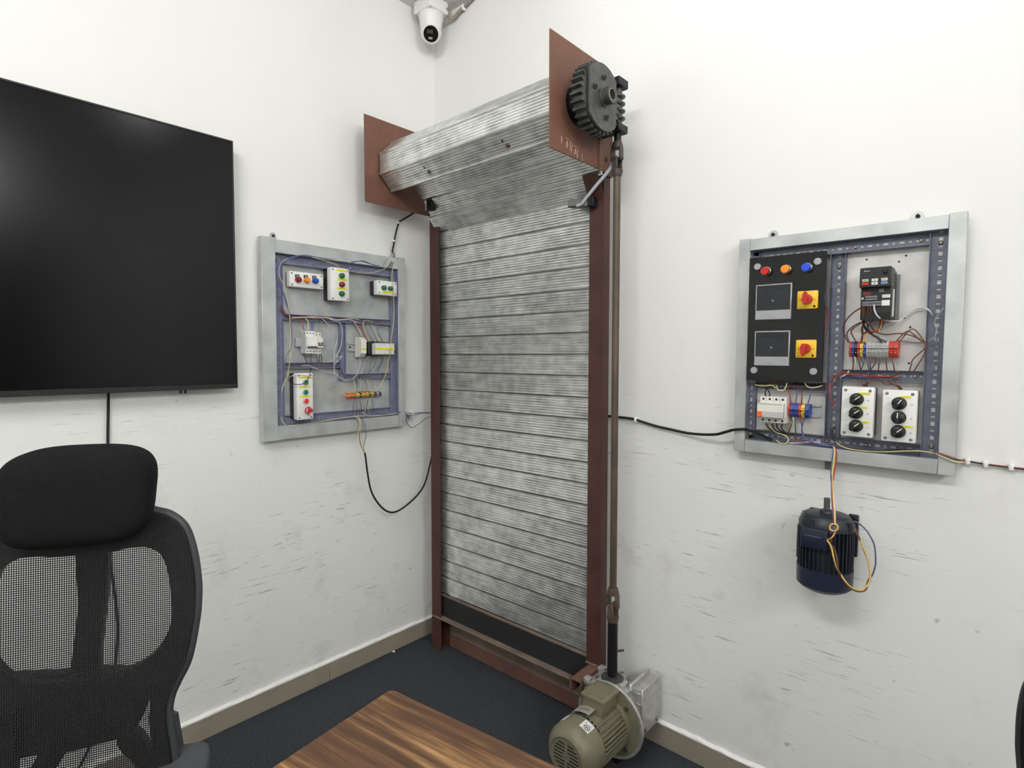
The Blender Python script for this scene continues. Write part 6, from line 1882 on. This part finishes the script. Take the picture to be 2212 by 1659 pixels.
many('wire along the right panel\'s bottom channel', 'wires along the right panel\'s bottom channel', ['black', 'black', 'red', 'blue', 'slate', 'white'], [
    [(1.7011, -0.0440, 1.1489), (1.7034, -0.0450, 1.1277), (1.7079, -0.0450, 1.1158), (1.7271, -0.0450, 1.1057), (1.7590, -0.0450, 1.1018), (1.8099, -0.0450, 1.1034), (1.8463, -0.0450, 1.1121), (1.8909, -0.0450, 1.1160), (1.9297, -0.0470, 1.1131)], [(1.6951, -0.0420, 1.1513), (1.6988, -0.0430, 1.1301), (1.7158, -0.0430, 1.1103), (1.7454, -0.0430, 1.1030), (1.7970, -0.0430, 1.1031), (1.8461, -0.0430, 1.1098), (1.8931, -0.0430, 1.1132), (1.9285, -0.0460, 1.1128)],
    [(1.5989, -0.0420, 1.1100), (1.6227, -0.0420, 1.1061), (1.6517, -0.0420, 1.1046), (1.6856, -0.0420, 1.1037), (1.7023, -0.0420, 1.1009)], [(1.6255, -0.0430, 1.1193), (1.6403, -0.0430, 1.1114), (1.6633, -0.0430, 1.1076), (1.6914, -0.0430, 1.1029), (1.7025, -0.0430, 1.0995)], [(1.5686, -0.0420, 1.1133), (1.6050, -0.0420, 1.1058), (1.6488, -0.0420, 1.1058), (1.7020, -0.0420, 1.1086)], [(1.5903, -0.0420, 1.0993), (1.6170, -0.0420, 1.1023), (1.6459, -0.0420, 1.1087), (1.6714, -0.0420, 1.1099)]], 0.0019)
wire('wire', [(1.7049, -0.0440, 1.1185), (1.7222, -0.0470, 1.1069), (1.7463, -0.0470, 1.1006), (1.7852, -0.0470, 1.0998), (1.8226, -0.0470, 1.1029), (1.8586, -0.0470, 1.1090), (1.8935, -0.0470, 1.1137), (1.9286, -0.0470, 1.1124)], 0.0017, 'green_yellow', 'yellow-green wire along the right panel\'s bottom channel', GR)
wire('wire', [(1.6915, -0.0420, 1.1354), (1.6898, -0.0420, 1.1446), (1.6937, -0.0420, 1.1527), (1.6994, -0.0420, 1.1455), (1.7014, -0.0420, 1.1271)], 0.0019, 'slate', 'slate wire loop at the foot of the right panel\'s centre channel', GR)
# feeder cables
wire('feeder_cable', [(0.9672, -0.0120, 1.1256), (1.0102, -0.0120, 1.1249), (1.0405, -0.0120, 1.1248), (1.0787, -0.0120, 1.1227), (1.1051, -0.0120, 1.1167), (1.1592, -0.0120, 1.1063), (1.2224, -0.0140, 1.0992), (1.2750, -0.0200, 1.0948), (1.3280, -0.0320, 1.0967), (1.3790, -0.0450, 1.1031), (1.4088, -0.0540, 1.1132), (1.4359, -0.0580, 1.1236), (1.4562, -0.0560, 1.1277), (1.4694, -0.0520, 1.1287)] + [(1.4715, -0.0480, 1.1269), (1.4890, -0.0460, 1.1229), (1.5128, -0.0440, 1.1150), (1.5441, -0.0420, 1.1025)], 0.0046, M['black_cable'], 'thick black cable across the wall from the shutter to the right panel', cat='cable')
q = (1.0818, 1.1215)
t = on_right('cable_clip', 'white clip on the thick black cable beside the shutter\'s drive shaft', 'cable clip', q, 0)
MB().box((0, 0, 0.009), (0.011, 0.019, 0.019), 0.003).build('saddle', M['white'], t)
many('wire leaving the large panel toward the right edge', 'wires leaving the right panel to the right', ['red', 'green_yellow', 'black', 'yellow', 'slate'], [
    [(1.9277, -0.0500, 1.1149), (1.9434, -0.0520, 1.1115), (1.9588, -0.0520, 1.1069), (1.9690, -0.0400, 1.1016), (1.9762, -0.0160, 1.0966), (1.9867, -0.0100, 1.0960), (2.0227, -0.0100, 1.0926), (2.1024, -0.0100, 1.0912)], [(1.9278, -0.0500, 1.1127), (1.9459, -0.0520, 1.1047), (1.9613, -0.0520, 1.0990), (1.9692, -0.0400, 1.0962), (1.9764, -0.0160, 1.0938), (1.9868, -0.0100, 1.0943), (2.0227, -0.0100, 1.0915), (2.1025, -0.0100, 1.0899)],
    [(1.9282, -0.0500, 1.1122), (1.9480, -0.0520, 1.1071), (1.9611, -0.0520, 1.1033), (1.9690, -0.0400, 1.0997), (1.9763, -0.0160, 1.0955), (1.9868, -0.0120, 1.0955), (2.0228, -0.0120, 1.0923), (2.1025, -0.0120, 1.0896)], [(1.9278, -0.0500, 1.1113), (1.9481, -0.0520, 1.1028), (1.9613, -0.0520, 1.0979), (1.9703, -0.0400, 1.0947), (1.9775, -0.0160, 1.0926), (1.9868, -0.0100, 1.0935), (2.0228, -0.0100, 1.0904), (2.1025, -0.0100, 1.0880)], [(1.9278, -0.0500, 1.1132), (1.9458, -0.0520, 1.1082), (1.9611, -0.0520, 1.1044), (1.9689, -0.0380, 1.1003), (1.9762, -0.0140, 1.0957), (1.9866, -0.0080, 1.0946), (2.0227, -0.0080, 1.0907), (2.1025, -0.0080, 1.0885)]], 0.0017)
for nm, q in (('first', (1.9870, 1.0950)), ('second', (2.0209, 1.0927)), ('third', (2.0664, 1.0913))):
    t = on_right('cable_clip', 'white clip on the wire bundle right of the right panel, %s from the panel' % nm, 'cable clip', q, 0, 'cable clips right of the large panel')
    MB().box((0, 0, 0.008), (0.010, 0.018, 0.017), 0.003).build('saddle', M['white'], t)
# leads of the wall motor
many('lead hanging from the large panel to the wall motor', 'leads from the right panel to the wall motor', ['slate', 'yellow', 'amber', 'red'], [
    [(1.7029, -0.0450, 1.1029), (1.7057, -0.0500, 1.0915), (1.7034, -0.0520, 1.0668), (1.7024, -0.0550, 1.0362), (1.7048, -0.0600, 1.0127)] + [(1.7072, -0.0700, 1.0280), (1.7108, -0.0800, 1.0012), (1.7213, -0.1200, 0.9768), (1.7335, -0.1600, 0.9497), (1.7426, -0.1850, 0.9250)],
    [(1.7042, -0.0450, 1.1031), (1.7076, -0.0500, 1.0917), (1.7071, -0.0520, 1.0642), (1.7056, -0.0550, 1.0367), (1.7075, -0.0600, 1.0131)] + [(1.7106, -0.0700, 1.0285), (1.7125, -0.0800, 1.0014), (1.7246, -0.1200, 0.9774), (1.7371, -0.1600, 0.9504), (1.7439, -0.1850, 0.9275)],
    [(1.7056, -0.0450, 1.1032), (1.7104, -0.0500, 1.0890), (1.7106, -0.0520, 1.0647), (1.7083, -0.0550, 1.0371), (1.7086, -0.0600, 1.0132)] + [(1.7115, -0.0700, 1.0286), (1.7137, -0.0800, 1.0017), (1.7238, -0.1200, 0.9772), (1.7363, -0.1600, 0.9502), (1.7432, -0.1850, 0.9296)],
    [(1.7070, -0.0450, 1.1034), (1.7115, -0.0500, 1.0891), (1.7122, -0.0520, 1.0649), (1.7105, -0.0550, 1.0374), (1.7097, -0.0600, 1.0134)] + [(1.7119, -0.0700, 1.0287), (1.7133, -0.0800, 1.0016), (1.7221, -0.1200, 0.9769), (1.7347, -0.1600, 0.9499), (1.7428, -0.1850, 0.9295)]], 0.0019)
wire('wire', [(1.7445, -0.1850, 0.9276), (1.7380, -0.1900, 0.9285), (1.7335, -0.1900, 0.9196), (1.7365, -0.1900, 0.9130), (1.7455, -0.1900, 0.9131), (1.7512, -0.1900, 0.9200), (1.7495, -0.1900, 0.9275), (1.7429, -0.1900, 0.9302)], 0.0022, 'amber', 'yellow wire coil at the wall motor\'s terminal box', None)
wire('wire', [(1.7489, -0.1850, 0.9252), (1.7390, -0.1850, 0.9242), (1.7363, -0.1850, 0.9145), (1.7491, -0.1850, 0.9207), (1.7396, -0.1850, 0.9073), (1.7357, -0.1850, 0.9030)], 0.0019, 'blue', 'blue wire twisted into the coil at the wall motor', None)
wire('wire', [(1.7473, -0.1900, 0.9180), (1.7437, -0.1850, 0.9048), (1.7371, -0.1850, 0.8919), (1.7250, -0.1700, 0.8814), (1.7197, -0.1600, 0.8778)], 0.0021, 'amber', 'yellow wire from the coil into the wall motor\'s terminal box', None)
wire('wire', [(1.7187, -0.1600, 0.8766), (1.7278, -0.1750, 0.8782), (1.7358, -0.1750, 0.8640), (1.7432, -0.1850, 0.8455), (1.7483, -0.1750, 0.8189), (1.7599, -0.1750, 0.7991), (1.7724, -0.1700, 0.7805), (1.7817, -0.1500, 0.7644), (1.7892, -0.1200, 0.7533), (1.7993, -0.1000, 0.7563), (1.8070, -0.0900, 0.7706), (1.8073, -0.0850, 0.7926), (1.7994, -0.0800, 0.8244), (1.7862, -0.0800, 0.8588), (1.7732, -0.0800, 0.8865), (1.7652, -0.0900, 0.9084)], 0.0022, 'amber', 'yellow wire making the big loop beside the wall motor', None)
wire('wire', [(1.7188, -0.1600, 0.8752), (1.7318, -0.1720, 0.8738), (1.7423, -0.1720, 0.8602), (1.7496, -0.1800, 0.8435), (1.7535, -0.1800, 0.8171), (1.7643, -0.1700, 0.7851), (1.7749, -0.1500, 0.7636), (1.7874, -0.1200, 0.7486), (1.7996, -0.1000, 0.7482), (1.8034, -0.0900, 0.7603), (1.8083, -0.0850, 0.7765), (1.8034, -0.0800, 0.8113), (1.7928, -0.0800, 0.8415), (1.7797, -0.0800, 0.8738), (1.7673, -0.0850, 0.9100)], 0.0019, 'brown', 'brown wire following the big loop beside the wall motor', None)
wire('wire', [(1.8006, -0.0900, 0.7559), (1.8032, -0.0800, 0.7713), (1.8116, -0.0800, 0.7876), (1.8168, -0.0800, 0.8124), (1.8167, -0.0800, 0.8357), (1.8128, -0.0800, 0.8650), (1.8032, -0.0800, 0.8861), (1.7907, -0.0800, 0.9033), (1.7742, -0.0800, 0.9151), (1.7640, -0.0800, 0.9165)], 0.0021, 'slate', 'slate wire arching at the right of the wall motor', None)
